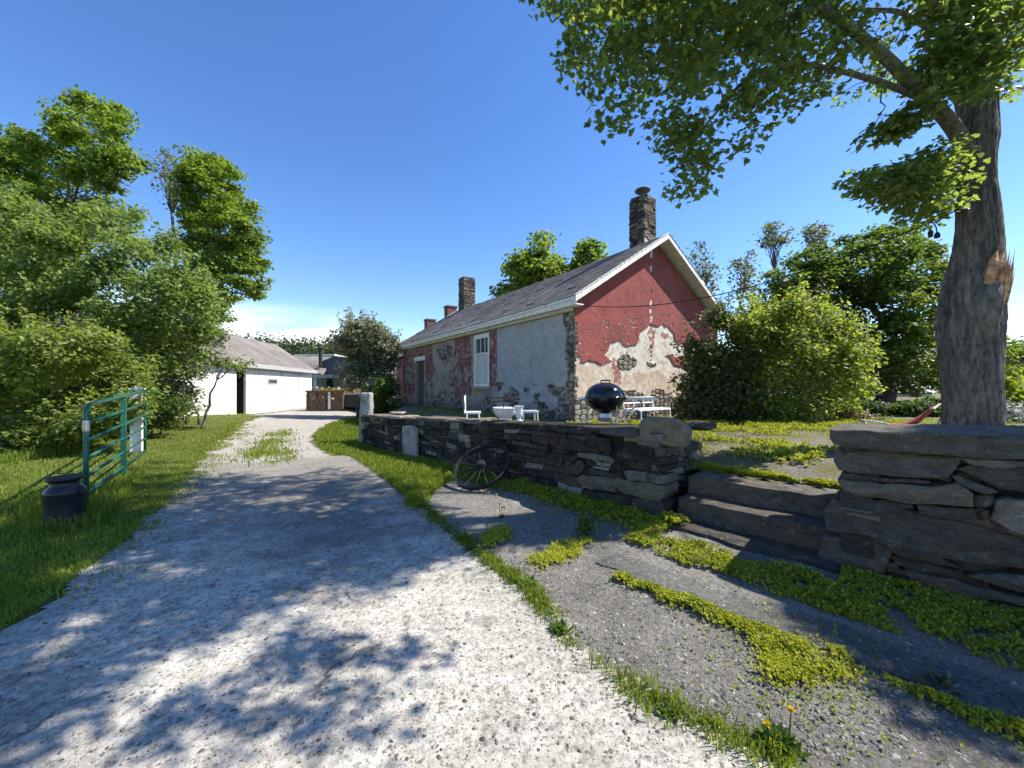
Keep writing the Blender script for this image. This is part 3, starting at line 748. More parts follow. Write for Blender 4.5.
# --- wall on the right of the steps
rfr = (Q0, QD, QN)
rw = thing('dry_stone_wall', 'wall of big flat dark slabs right of the stone steps, in front of the maple trunk', 'stone wall', (Q0[0], Q0[1], .1))
b = MB()
zr = lambda pts: [plane_az(820 + x / 5.02, 400 + y / 5.02, rfr) for x, y in pts]
zs = lambda pts: [plane_az(680 + x / 2.977, 540 + y / 2.977, rfr) for x, y in pts]
RT = [
 (zr([(65, 300), (80, 248), (110, 230), (300, 250), (500, 270), (715, 287), (690, 345), (640, 390), (420, 380), (240, 368), (90, 348)]), .42),
 (zr([(718, 293), (900, 298), (1060, 306), (1060, 338), (860, 341), (760, 324)]), .62),
 (zr([(690, 350), (760, 332), (1060, 346), (1060, 470), (900, 455), (820, 410)]), .36),
 (zr([(662, 388), (690, 382), (850, 445), (890, 465), (830, 475), (700, 430)]), .6),
 (zr([(108, 366), (270, 384), (560, 410), (545, 424), (300, 414), (115, 396)]), .4),
 (zr([(85, 400), (115, 398), (300, 418), (560, 428), (690, 420), (770, 465), (770, 540), (480, 520), (170, 478), (110, 450)]), .58),
 (zr([(775, 490), (880, 482), (890, 520), (850, 548), (790, 546)]), .48), (zr([(798, 560), (850, 552), (870, 590), (830, 600), (800, 590)]), .4),
 (zr([(855, 600), (890, 512), (950, 498), (1065, 508), (1065, 690), (960, 650)]), .8),
 (zr([(485, 527), (620, 540), (780, 557), (800, 603), (690, 603), (500, 570)]), .34),
 (zr([(700, 612), (850, 604), (960, 660), (1065, 694), (1065, 716), (900, 660)]), .38),
 (zr([(25, 610), (18, 560), (60, 507), (230, 505), (370, 515), (480, 577), (690, 612), (880, 652), (1065, 722), (1065, 850), (860, 830), (640, 800), (360, 740), (150, 690), (30, 650)]), .46),
 (zr([(372, 518), (470, 528), (476, 556), (400, 545)]), .45),
 (zs([(408, 45), (420, -8), (500, -12), (570, 0), (632, 38), (605, 100), (500, 98), (420, 92)]), .3),
 (zs([(560, -14), (640, 2), (760, 40), (850, 92), (700, 60), (640, 40)]), .28),
 (zs([(622, 45), (700, 62), (850, 98), (840, 120), (640, 80)]), .3),
 (zs([(670, 88), (850, 125), (1045, 176), (1045, 196), (850, 165), (690, 122)]), .38),
 (zs([(852, 102), (940, 98), (1045, 108), (1045, 160), (940, 132)]), .55),
 (zs([(600, 108), (690, 126), (850, 172), (1045, 205), (1045, 262), (620, 170)]), .3),
]
for i, (pl, t) in enumerate(RT): stone_poly(b, pl, rfr, RNG.uniform(-.02, .035), .42, min(1, t * .9 + .22 + RNG.uniform(-.12, .12)), 700 + i, .02)
courses(b, rfr, .12, 1.35, lambda a: .04, lambda a: 1.12, 25, (.035, .075), (.06, .2), .2, None, (.25, .75), 0, -.065)
courses(b, rfr, plane_az(1026, 450, rfr)[0] + .01, 5.2, lambda a: .02, lambda a: 1.14, 15, (.09, .22), (.3, .9), .4, None, (.2, .7))
b.box((.08, -.10, -.1), (5.2, -.75, 1.13), .02, ax=[(QD[0], QD[1], 0), (QN[0], QN[1], 0), (0, 0, 1)], o=(Q0[0], Q0[1], 0))
# left end of this wall, seen only from the side
lfe = (Q0 + QD * .06, np.array([.7071, .7071]), np.array([-.7071, .7071]))
courses(b, lfe, .0, .75, lambda a: .1, lambda a: 1.12, 19, (.1, .2), (.3, .7), .2, None, (.3, .6))
b.build('stonework', M['wallstone'], rw)
cb = MB()
capf = zr([(45, 150), (300, 152), (600, 160), (1024, 166), (1110, 168), (1110, 300), (900, 292), (715, 283), (500, 266), (300, 245), (75, 226), (50, 190)])
stone_poly(cb, capf, rfr, .05, .8, .66, 790, .02)
pl = [(plane_az(1046, 440, rfr)[0], 1.13), (5.2, 1.12), (5.2, 1.27), (plane_az(1046, 440, rfr)[0], 1.30)]
stone_poly(cb, pl, rfr, .03, .8, .6, 791, .02)
cb.build('coping_stone', M['wallstone'], rw)

# --- steps
st = thing('stone_steps', 'three worn dark stone steps between the two dry stone walls', 'steps', (2.2, 3.6, .1))
for k, (c_, z_, a0, a1, dp) in enumerate([(3.86, .20, -1.70, -.30, .42), (4.16, .41, -1.66, -.28, .40), (4.46, .605, -1.64, -.26, .34)]):
    b = MB(); slab_block(b, a0, a1, c_, c_ + dp, z_ - .215, z_, 300 + k * 7, .42 + .1 * k)
    b.build('step', M['wallstone'], st)

# ------------------------------------------------------------------ the red house
TH = .596; HO = np.array([1.469, 9.0]); E1 = np.array([math.cos(TH), math.sin(TH)]); E2 = np.array([-math.sin(TH), math.cos(TH)])
HW, HL, ZE, ZP, OG, OE = 3.166, 12.26, 3.586, 5.696, .308, .235
HS = (ZP - ZE) / (HW + OE); ZB = .55
AX = [(E1[0], E1[1], 0), (E2[0], E2[1], 0), (0, 0, 1)]; HO3 = (HO[0], HO[1], 0)
def hw(s_, t_, z_): return np.stack([HO[0] + E1[0] * s_ + E2[0] * t_, HO[1] + E1[1] * s_ + E2[1] * t_, np.broadcast_to(z_, np.shape(s_)) + 0 * np.asarray(s_)], -1)
def side_tz(u, v):
    d = np.array([(u - U0) / F, 1.0]); k = (HO @ E1) / (d @ E1); P = d * k
    return (P - HO) @ E2, H + (V0 - v) / F * k
def gable_sz(u, v):
    d = np.array([(u - U0) / F, 1.0]); k = (HO @ E2) / (d @ E2); P = d * k
    return (P - HO) @ E1, H + (V0 - v) / F * k
house = thing('stone_house', 'long low red house with peeling paint, white rakes and a stone chimney', 'house', (HO[0], HO[1], .6))

RED = np.array([.31, .09, .083]); RED2 = np.array([.20, .06, .06]); PLAS = np.array([.70, .665, .60]); PEACH = np.array([.56, .42, .31]); GREY = np.array([.40, .40, .41]); 
ST1, ST2, ST3 = np.array([.11, .105, .095]), np.array([.30, .27, .23]), np.array([.52, .46, .38])
def cell(x, z, sc, seed):
    "irregular stones: id value and distance to the joint"
    X, Z = x * sc, z * sc * 1.7; ix, iz = np.floor(X).astype(int), np.floor(Z).astype(int)
    d1 = np.full(X.shape, 9.); d2 = np.full(X.shape, 9.); idv = np.zeros(X.shape)
    for dx in (-1, 0, 1):
        for dz in (-1, 0, 1):
            jx, jz = ix + dx, iz + dz
            cx = jx + .15 + .7 * _h(jx, jz, jx * 0, seed); cz = jz + .15 + .7 * _h(jx, jz, jx * 0, seed + 1)
            d = np.hypot(X - cx, Z - cz); idn = _h(jx, jz, jx * 0, seed + 2)
            cl_ = d < d1; d2 = np.where(cl_, d1, np.minimum(d2, d)); idv = np.where(cl_, idn, idv); d1 = np.minimum(d1, d)
    return idv, d2 - d1
def mixc(c, w_, col): return c * (1 - w_[..., None]) + np.asarray(col) * w_[..., None]
def warp_px(p, s_, z_, amp, seed):
    q = p.copy(); q[..., 0] += (fbm(s_ * 2.2, z_ * 2.2, 0, seed, 5) - .5) * 2 * amp; q[..., 1] += (fbm(s_ * 2.2, z_ * 2.2, 7, seed, 5) - .5) * 2 * amp
    return q
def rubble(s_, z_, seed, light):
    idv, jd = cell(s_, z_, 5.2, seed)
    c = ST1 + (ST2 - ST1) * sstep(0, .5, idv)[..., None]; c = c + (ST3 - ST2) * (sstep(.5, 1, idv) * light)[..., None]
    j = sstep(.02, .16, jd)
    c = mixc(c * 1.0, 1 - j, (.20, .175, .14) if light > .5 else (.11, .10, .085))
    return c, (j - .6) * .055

# gable facing the terrace
ns, nz_ = 250, 190
S, K = np.meshgrid(np.linspace(0, 2 * HW, ns), np.linspace(0, 1, nz_), indexing='ij')
top = ZP - .16 - np.abs(S - HW) * HS; Z = ZB + (top - ZB) * K
P = hw(S, 0 * S, Z); pp = px(P); q = warp_px(pp, S, Z, 7, 41)
n1 = fbm(S * 3, Z * 3, 0, 51, 5); n2 = fbm(S * 11, Z * 11, 0, 52, 5); n3 = fbm(S * 26, Z * 26, 0, 53, 3)
c = np.broadcast_to(RED, S.shape + (3,)).copy(); c = mixc(c, sstep(.4, .7, n1) * .5, RED2); c = mixc(c, sstep(.55, .7, n2) * .22, (.33, .11, .10))
patch = [(606, 352), (612, 345), (620, 342), (634, 342), (641, 333), (651, 326), (665, 323), (677, 331), (678, 344), (684, 343), (682, 353), (668, 357), (680, 366), (700, 372), (740, 380), (740, 400), (560, 400), (566, 356), (580, 352), (584, 364), (600, 363), (613, 360)]
low_patch = [(560, 366), (600, 362), (616, 364), (622, 376), (640, 372), (740, 376), (740, 440), (560, 440)]
wp = inpoly(q, patch).astype(float); wl = inpoly(q, low_patch).astype(float)
chips = ((n3 > .62) & (n1 > .46) & (Z > 2.2)).astype(float) * .0 + ((n2 > .69) & (n3 > .55) & (edgedist(pp, patch) < 26)).astype(float) + ((n3 > .80) & (n1 > .5) & (Z < 3.6)).astype(float)
tongue = inpoly(q, [(615, 356), (622, 360), (625, 374), (624, 384), (613, 382), (612, 364)]) | inpoly(q, [(652, 324), (656, 335), (655, 358), (650, 355), (650, 335)]) | inpoly(q, [(662, 330), (672, 333), (671, 338), (663, 338)])
c = mixc(c, np.clip(wp + chips, 0, 1), PLAS); c = mixc(c, wl * sstep(.35, .6, n1 * .6 + n2 * .4 + .08), PEACH)
c = mixc(c, wl * sstep(.5, .62, n2) * .7, PLAS); c = mixc(c, wl * (wp < .5) * sstep(.50, .56, fbm(S * 4, Z * 2.6, 0, 58, 5)) * (Z > 1.35), RED * 1.05)
c = mixc(c, (tongue & (n2 > .38)).astype(float) * .9, RED)
c = mixc(c, ((n2 > .6) & (wp > 0)).astype(float) * .55, (.42, .30, .24))
hgt = -.026 * np.clip(wp + chips, 0, 1) - .030 * wl * (wp < .5) + .010 * (n1 - .5) + .006 * (n2 - .5)
# pinholes and a vertical run of chips
pin = ((n3 < .15) & (n1 > .5)).astype(float); c = mixc(c, pin * .8, (.10, .05, .05)); hgt -= pin * .012
vline = (np.abs(pp[..., 0] - 651 - (fbm(Z * 2, 0 * Z, 0, 77) - .5) * 5) < 1.0) & (vnoise(Z * 9, S * 0, 0, 78) > .5) & (Z > 2)
c = mixc(c, vline.astype(float), np.where((vnoise(Z * 23, S * 0, 0, 79) > .5)[..., None], PLAS, (.08, .05, .05)))
rb1 = inpoly(q, [(619, 357), (628, 353), (635, 358), (634, 366), (626, 369), (620, 365)]) | inpoly(q, [(649, 359), (655, 360), (656, 366), (650, 366)])
rb2 = inpoly(q, [(560, 402), (590, 400), (606, 398), (622, 391), (634, 388), (646, 393), (660, 391), (672, 395), (700, 393), (740, 396), (740, 450), (560, 450)]) & (n1 + .5 * n2 > .62) | inpoly(q, [(560, 345), (575, 350), (577, 375), (579, 400), (560, 402)])
rb2 |= (S < .05 + .09 * fbm(Z * 3, 0 * Z, 0, 80)) & (Z < 3.1)
rb = rb1 | rb2
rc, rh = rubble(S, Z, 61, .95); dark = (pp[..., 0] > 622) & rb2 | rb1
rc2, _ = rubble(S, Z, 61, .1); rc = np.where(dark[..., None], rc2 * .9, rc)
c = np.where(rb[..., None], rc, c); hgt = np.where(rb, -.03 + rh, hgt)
P = P - np.append(E2, 0) * hgt[..., None]
wb = MB()
def gridfaces(n, m, flip=False):
    i, j = np.meshgrid(np.arange(n - 1), np.arange(m - 1), indexing='ij')
    f_ = np.stack([i * m + j, (i + 1) * m + j, (i + 1) * m + j + 1, i * m + j + 1], -1).reshape(-1, 4)
    return f_[:, ::-1] if flip else f_
wb.add(P.reshape(-1, 3), [gridfaces(ns, nz_)], .5, c.reshape(-1, 3))
# long side with door and window
WT0, WZ1 = side_tz(474.8, 335.9); WT1, _ = side_tz(490.0, 334); _, WZ0 = side_tz(474.2, 386.4)
DT1, DZ1 = side_tz(425.0, 355.5); DT0, _ = side_tz(415.6, 357.5)
WTa, WTb = min(WT0, WT1), max(WT0, WT1); DTa, DTb = min(DT0, DT1), max(DT0, DT1); DZ0 = .72
nt, nz2 = 430, 112
ts = np.linspace(0, HL, nt); zs_ = np.linspace(ZB, ZE + .12, nz2)
for vv in (WTa, WTb, DTa, DTb): ts[np.argmin(np.abs(ts - vv))] = vv
for vv in (WZ0, WZ1, DZ1): zs_[np.argmin(np.abs(zs_ - vv))] = vv
T, Z = np.meshgrid(ts, zs_, indexing='ij'); P = hw(0 * T, T, Z); pp = px(P)
def warp2(amp, seed): return np.stack([T + (fbm(T * 1.8, Z * 1.8, 0, seed, 5) - .5) * 2 * amp, Z + (fbm(T * 1.8, Z * 1.8, 4, seed, 5) - .5) * 2 * amp], -1)
n1 = fbm(T * 2, Z * 2, 0, 151, 5); n2 = fbm(T * 9, Z * 9, 0, 152, 5); n3 = fbm(T * 22, Z * 22, 0, 153, 3)
w2 = warp2(.35, 160); t2 = w2[..., 0]; z2 = w2[..., 1]
tg1, _ = side_tz(497.5, 360)
# base: tired grey-cream plaster
c = np.broadcast_to(np.array([.34, .31, .275]), T.shape + (3,)).copy(); c = mixc(c, sstep(.4, .65, n1) * .6, (.22, .20, .185))
tz = lambda u: side_tz(u, 370)[0]
red = ((t2 > tz(471)) & (t2 < tz(453)) & (z2 > 1.25)) | ((t2 > tz(434)) & (z2 > 1.55)) | ((t2 > tz(427)) & (z2 > 1.3)) | ((T < tz(489.5)) & (T > tg1)) & (Z > 1.6) | ((t2 > tz(471)) & (t2 < tz(440)) & (z2 > 1.6) & (z2 < 2.1)) | ((t2 < tz(451)) & (t2 > tz(462)) & (z2 < 1.3) & (z2 > .95))
rw_ = red & (n2 < .6) & (n1 + n2 * .5 < .84)
c = mixc(c, rw_.astype(float) * .92, RED * .62 + .012); c = mixc(c, (rw_ & (n1 > .5)).astype(float) * .6, RED2 * .55); c = mixc(c, (rw_ & (n3 > .62)).astype(float) * .5, (.27, .22, .19))
hgt = .006 * (n1 - .5) + .012 * rw_ + .01 * (n2 - .5)
grey = T < tg1
gc = GREY * (0.86 + .28 * n1)[..., None]; gc = mixc(gc, sstep(.56, .7, fbm(T * 5, Z * 1.2, 0, 170, 4)) * .35, (.45, .45, .46)); gc = mixc(gc, sstep(.5, .75, n2) * .25, (.26, .265, .28))
crack = (np.abs(T - tz(532) - (fbm(Z * 2, 0 * Z, 0, 171) - .5) * .25) < .016) & (Z > 1.5) & (Z < 2.4); gc = mixc(gc, crack.astype(float) * .7, (.16, .16, .17))
c = np.where(grey[..., None], gc, c); hgt = np.where(grey, .022 + .012 * (n1 - .5), hgt)
rb = grey & (z2 < 1.55) & (fbm(T * 2.4, Z * 2.4, 0, 172, 4) > .47)
rb |= (T < .17 + .26 * fbm(Z * 2.2, 0 * Z, 0, 173, 4) + .35 * sstep(1.5, .9, Z)) & (Z > .5)
rb |= (t2 > tz(451)) & (t2 < tz(438)) & (z2 > 2.55) & (z2 < 3.2)
rb |= (t2 > tz(452)) & (t2 < tz(431)) & (z2 < 1.35) & (n1 > .42)
rb |= (~grey) & (z2 < 1.1) & (n1 > .5)
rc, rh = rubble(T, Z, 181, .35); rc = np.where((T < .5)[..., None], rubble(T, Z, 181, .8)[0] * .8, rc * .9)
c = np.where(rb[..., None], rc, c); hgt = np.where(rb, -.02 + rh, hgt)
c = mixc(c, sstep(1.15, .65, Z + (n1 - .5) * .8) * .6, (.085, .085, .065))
P = P - np.append(E1, 0) * hgt[..., None]
fs = gridfaces(nt, nz2, True)
cen = np.stack([T, Z], -1).reshape(-1, 2)[fs].mean(1)
hole = ((cen[:, 0] > WTa) & (cen[:, 0] < WTb) & (cen[:, 1] > WZ0) & (cen[:, 1] < WZ1)) | ((cen[:, 0] > DTa) & (cen[:, 0] < DTb) & (cen[:, 1] < DZ1))
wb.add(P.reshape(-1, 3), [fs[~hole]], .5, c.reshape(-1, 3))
# far gable, hidden long side
for (s0, t0, s1, t1) in ((2 * HW, 0, 2 * HW, HL),):
    v = np.concatenate([hw(np.array([s0, s1]), np.array([t0, t1]), ZB), hw(np.array([s1, s0]), np.array([t1, t0]), ZE + .1)])
    wb.add(v, [[0, 1, 2, 3]], .5, np.tile(RED, (4, 1)))
v = np.stack([hw(np.array(a_), np.array(HL), b_) for a_, b_ in ((0, ZB), (0, ZE + .1), (HW, ZP - .16), (2 * HW, ZE + .1), (2 * HW, ZB))])
wb.add(v, [[0, 1, 2, 3, 4]], .5, np.tile(RED, (5, 1)))
# reveals
def reveal(ta, tb, za, zb, d=.14):
    for (a0, b0, a1, b1) in ((ta, za, ta, zb), (ta, zb, tb, zb), (tb, zb, tb, za), (tb, za, ta, za)):
        v = [hw(-.02, a0, b0), hw(-.02, a1, b1), hw(d, a1, b1), hw(d, a0, b0)]
        wb.add(np.array(v), [[0, 1, 2, 3]], .5, np.tile((.25, .23, .21), (4, 1)))
reveal(WTa, WTb, WZ0, WZ1); reveal(DTa, DTb, ZB, DZ1, .25)
wall = wb.build('wall', M['peel'], house, smooth=False)

def hb(mb, s0, s1, t0, t1, z0, z1, tint=.5): return mb.box((s0, t0, z0), (s1, t1, z1), tint, AX, HO3)
# window: casing, two sashes with muntins, panes, lace, sill
b = MB(); fw = .085
hb(b, -.035, .05, WTa, WTa + fw, WZ0, WZ1); hb(b, -.035, .05, WTb - fw, WTb, WZ0, WZ1)
hb(b, -.037, .05, WTa + fw, WTb - fw, WZ1 - .14, WZ1 - .002); hb(b, -.037, .05, WTa + fw, WTb - fw, WZ0 + .002, WZ0 + .09)
ta, tb = WTa + fw, WTb - fw; zm = WZ0 + (WZ1 - WZ0) * .63
hb(b, .0, .045, ta, tb, zm - .025, zm + .025)
for k in (1, 2): hb(b, .012, .04, ta + (tb - ta) * k / 3 - .012, ta + (tb - ta) * k / 3 + .012, zm + .025, WZ1 - .14)
hb(b, .012, .04, (ta + tb) / 2 - .011, (ta + tb) / 2 + .011, WZ0 + .09, zm - .025)
win = b.build('window', M['white'], house)
b = MB(); hb(b, .046, .052, ta, tb, WZ0 + .09, WZ1 - .14); b.build('pane', M['glass'], win)
b = MB(); n = 60
tt = np.linspace(ta, tb, n); wv = .036 + .012 * np.sin(np.linspace(0, 26, n))
V = np.concatenate([hw(wv - .03 + .02, tt, WZ0 + .10), hw(wv - .03 + .02, tt, zm - .03)])
b.add(V, [np.stack([np.arange(n - 1), np.arange(1, n), n + np.arange(1, n), n + np.arange(n - 1)], -1)]); b.build('curtain', M['curtain'], win)
b = MB(); hb(b, -.10, .04, WTa - .06, WTb + .06, WZ0 - .07, WZ0 - .003); b.build('sill', M['tan_wood'], win)
# door
b = MB(); hb(b, .12, .17, DTa + .06, DTb - .06, ZB + .12, DZ1 - .22); 
for zz in (1.25, 1.9): hb(b, .11, .125, DTa + .14, DTb - .14, zz - .03, zz + .03)
door = b.build('door', M['doorgreen'], house)
b = MB(); hb(b, -.02, .17, DTa - .02, DTa + .06, ZB, DZ1 - .2); hb(b, -.02, .17, DTb - .06, DTb + .02, ZB, DZ1 - .2); b.build('door_frame', M['tan_wood'], door)
b = MB(); hb(b, -.04, .17, DTa - .06, DTb + .06, DZ1 - .197, DZ1 - .01); b.build('lintel', M['white'], door)
# roof: lapped slates on two slopes
def slope_pt(side, a, t_, lift=0):
    "a = distance down from the ridge (horizontal)"
    s_ = HW - a if side < 0 else HW + a
    sag = -.05 * math.sin(math.pi * np.clip(t_ / HL, 0, 1)) if not hasattr(t_, '__len__') else 0
    return hw(s_, t_, ZP + .06 - a * HS + sag + lift)
rb_ = MB(); rg = np.random.default_rng(3); AL = HW + OE + .05; T0_, T1_ = -OG - .04, HL + .22
for side in (-1, 1):
    rows = 21
    for r in range(rows):
        a1 = AL * (r + 1) / rows; a0 = AL * r / rows - .03; a0 = max(a0, 0)
        t_ = T0_ - rg.uniform(0, .2)
        while t_ < T1_:
            wd = rg.uniform(.22, .36); x0, x1 = max(t_, T0_), min(t_ + wd - .006, T1_); t_ += wd
            if x1 - x0 < .03: continue
            jl = rg.uniform(-.015, .015); lf = rg.uniform(0, .008)
            if rg.random() < .015: lf += .02
            v = [slope_pt(side, a0, x0, .004), slope_pt(side, a0, x1, .004), slope_pt(side, a1 + jl, x1, .022 + lf), slope_pt(side, a1 + jl, x0, .022 + lf),
                 slope_pt(side, a1 + jl, x1, .004), slope_pt(side, a1 + jl, x0, .004)]
            f_ = [[0, 3, 2, 1], [3, 5, 4, 2]] if side < 0 else [[0, 1, 2, 3], [3, 2, 4, 5]]
            rb_.add(np.array(v), f_, np.clip(rg.normal(.45, .2), 0, 1))
roof = rb_.build('roof', M['slate'], house)
# deck, soffit, eave box, rakes
for side in (-1, 1):
    b = MB(); N_ = 24; tt = np.linspace(T0_ + .02, T1_ - .02, N_)
    up_ = np.array([slope_pt(side, 0, t_, -.004) for t_ in tt]); dn_ = np.array([slope_pt(side, AL - .02, t_, -.004) for t_ in tt])
    up2 = up_ - [0, 0, .07]; dn2 = dn_ - [0, 0, .07]
    V = np.concatenate([up_, dn_, dn2, up2]); k = np.arange(N_ - 1)
    b.add(V, [np.stack([r * N_ + k, r * N_ + k + 1, (r + 1) % 4 * N_ + k + 1, (r + 1) % 4 * N_ + k], -1) for r in range(4)])
    b.build('soffit', M['white'], roof)
for side in (-1, 1):
    for tA, tB in ((-OG - .028, -OG + .004), (HL + .19, HL + .222)):
        b = MB(); pts = [(0, .035), (AL + .0, .035), (AL + .0, -.13), (0, -.13)]
        v0 = [slope_pt(side, a_, tA, l_) for a_, l_ in pts]; v1 = [slope_pt(side, a_, tB, l_) for a_, l_ in pts]
        b.add(np.array(v0 + v1), [[0, 1, 2, 3], [7, 6, 5, 4], [0, 4, 5, 1], [1, 5, 6, 2], [2, 6, 7, 3], [3, 7, 4, 0]]); b.build('bargeboard', M['white'], roof)
b = MB(); hb(b, -OE + .0, -OE + .03, -OG + .02, HL + .18, ZE - .15, ZE + .06); hb(b, -OE + .032, -.0, -OG + .02, HL + .18, ZE - .148, ZE - .12)
b.build('fascia', M['white'], roof); b = MB(); hb(b, 2 * HW + OE - .03, 2 * HW + OE, -OG + .02, HL + .18, ZE - .15, ZE + .06)
b.build('fascia', M['white'], roof)
b = MB(); hb(b, -OE + .10, -.03, .02, HL, ZE - .235, ZE - .152); b.build('eave_moulding', M['cream'], roof)
# chimneys: coursed thin stones round a core
def chimney(s0, s1, t0, t1, z0, z1, seed, cap=True):
    b = MB(); rg = np.random.default_rng(seed); z = z0
    hb(b, s0 + .03, s1 - .03, t0 + .03, t1 - .03, z0, z1 - .02, .1)
    while z < z1 - .02:
        h = rg.uniform(.045, .105); h = min(h, z1 - z)
        for fc in range(4):
            a, a_end = (s0, s1) if fc % 2 == 0 else (t0, t1)
            while a < a_end - .02:
                wd = rg.uniform(.14, .34); e = min(a + wd, a_end)
                if a_end - e < .08: e = a_end
                d = rg.uniform(-.012, .03); g_ = .004; zt_ = rg.uniform(-.008, .008)
                if fc == 0: lo, hi = (a + g_, t0 - d, z + g_), (e - g_, t0 + .08, z + h - g_ + zt_)
                elif fc == 2: lo, hi = (a + g_, t1 - .08, z + g_), (e - g_, t1 + d, z + h - g_ + zt_)
                elif fc == 1: lo, hi = (s1 - .08, a + g_, z + g_), (s1 + d, e - g_, z + h - g_ + zt_)
                else: lo, hi = (s0 - d, a + g_, z + g_), (s0 + .08, e - g_, z + h - g_ + zt_)
                n0 = b.n; b.box(lo, hi, rg.uniform(.05, 1), AX, HO3)
                b.v[-1] += rg.normal(0, .006, b.v[-1].shape)
                a = e
        z += h
    o = b.build('chimney', M['chimstone'], house)
    return o
ch = chimney(3.34, 3.90, .60, 1.12, 5.0, 7.28, 5)
b = MB(); cx_ = hw(3.62, .86, -.10)
b.lathe([(0, 7.27), (.36, 7.275), (.36, 7.31), (0, 7.33)], (cx_[0], cx_[1], 0), 4)
b.lathe([(.09, 7.32), (.085, 7.44), (.12, 7.47), (.21, 7.52), (.235, 7.56), (.22, 7.58), (.12, 7.60), (.05, 7.62), (0, 7.62)], (cx_[0], cx_[1], 0), 20)
b.build('chimney_cap', paint('zinc', (.10, .095, .09), .6, .3), ch, smooth=False)
b = MB(); 
v = [hw(2.90, .53, 5.45), hw(3.20, .53, 5.76), hw(3.57, .53, 5.50), hw(3.57, .53, 5.95), hw(2.90, .53, 5.95)]
b.add(np.array([hw(3.32, .585, 5.35), hw(3.92, .585, 5.20), hw(3.92, .585, 5.72), hw(3.32, .585, 5.98)]) - np.append(E2, 0) * .03, [[0, 1, 2, 3]])
b.build('flashing', paint('lead', (.42, .43, .46), .5, .4), ch)
chimney(2.85, 3.50, 11.25, 11.85, 5.0, 7.28, 9)
# the low rear wing whose chimney stubs peep over the far verge
b = MB(); hb(b, 1.6, 2 * HW - .4, HL + .3, HL + 6, .0, 3.3)
b.build('rear_wing', paint('rear_wing_wall', (.24, .09, .08), .9), house)
b = MB()
v = [hw(s_, t_, z_) for t_ in (HL + .3, HL + 6.2) for s_, z_ in ((1.3, 3.4), (HW, 4.75), (2 * HW - .1, 3.3))]
b.add(np.array(v), [[0, 1, 4, 3], [1, 2, 5, 4], [0, 2, 1], [3, 4, 5]]); b.build('wing_roof', M['barnroof'], house)
for (u_, vt, tq) in ((450.5, 308, HL + 2.6), (430, 321, HL + 5.4)):
    d = np.array([(u_ - U0) / F, 1]); k = ((HO + E2 * tq) @ E2) / (d @ E2); Pq = d * k; s_ = (Pq - HO) @ E1; z_ = H + (V0 - vt) / F * k
    b = MB(); hb(b, s_ - .3, s_ + .3, tq - .25, tq + .25, 3.2, z_); hb(b, s_ - .34, s_ + .34, tq - .29, tq + .29, z_ + .003, z_ + .1)
    b.build('brick_chimney', M['brick'], house)

# ------------------------------------------------------------------ cables with the lamp socket
def cable(pts, sag, n=30):
    P_ = []
    for a, b_ in zip(pts[:-1], pts[1:]):
        a, b_ = np.array(a), np.array(b_); t = np.linspace(0, 1, n)[:, None]
        P_.append(a + (b_ - a) * t - np.array([0, 0, sag]) * 4 * t * (1 - t))
    return np.concatenate(P_)
gA = hw(-.05, -.33, 3.42); gB = at(962, 208, 4.75); 
cbm = MB(); cbm.tube(cable([gA, gB], .42, 60), .009, 6)
cb_ = thing('light_cable', 'thin black light cable strung from the gable corner to the maple trunk', 'cable', gA)
cbm.build('cable', M['black_iron'], cb_)
b = MB(); lp = at(929, 224, 4.8)
mid_ = cable([gA, gB], .42, 60); k_ = np.argmin(np.abs(px(mid_)[:, 0] - 926)); pk = mid_[k_]
b.tube([pk, pk + [.02, 0, -.04], pk + [.03, 0, -.10]], .006, 6); b.lathe([(.0, -.19), (.022, -.18), (.028, -.13), (.022, -.10), (.012, -.095)], pk + np.array([.03, 0, 0]), 12)
b.tube([pk, pk + [.07, 0, .0], pk + [.10, 0, -.05], pk + [.115, 0, -.12]], .007, 6); b.lathe([(.0, -.20), (.03, -.19), (.03, -.15), (.015, -.12), (0, -.115)], pk + np.array([.115, 0, 0]), 12)
b.build('lamp_socket', M['black_iron'], cb_)

# ------------------------------------------------------------------ things on and behind the wall
def frame_loc(v, u, s): return v
# kettle grill
kc = at(605, 398, 5.8); zt_ = float(up(kc[0], kc[1]))
kg = thing('kettle_grill', 'round black kettle barbecue standing by the red gable', 'grill', (kc[0], kc[1], zt_))
r_ = .285; zc = kc[2] + .01
th_ = np.linspace(0, np.pi / 2, 12)
b = MB(); b.lathe([(r_ * math.cos(a_), zc + .02 + r_ * .72 * math.sin(a_)) for a_ in th_] , (kc[0], kc[1], 0), 36); b.lathe([(r_ + .012, zc - .005), (r_ + .014, zc + .012), (r_, zc + .022)], (kc[0], kc[1], 0), 36)
lid = b.build('lid', M['enamel'], kg, smooth=True)
b = MB(); zt2 = zc + .02 + r_ * .72; b.tube([(kc[0] - .07, kc[1] - .02, zt2 - .02), (kc[0] - .06, kc[1] - .02, zt2 + .03), (kc[0] + .06, kc[1] - .02, zt2 + .03), (kc[0] + .07, kc[1] - .02, zt2 - .02)], .012, 8); b.build('lid_handle', M['black_iron'], lid)
b = MB(); b.lathe([(r_ * math.cos(a_), zc - .008 - r_ * .80 * math.sin(a_)) for a_ in th_], (kc[0], kc[1], 0), 36); b.build('bowl', M['enamel'], kg, smooth=True)
b = MB(); b.lathe([(.10, zc - .24), (.11, zc - .30), (.10, zc - .36), (0, zc - .36)], (kc[0], kc[1], 0), 20); b.build('ash_catcher', M['steel'], kg)
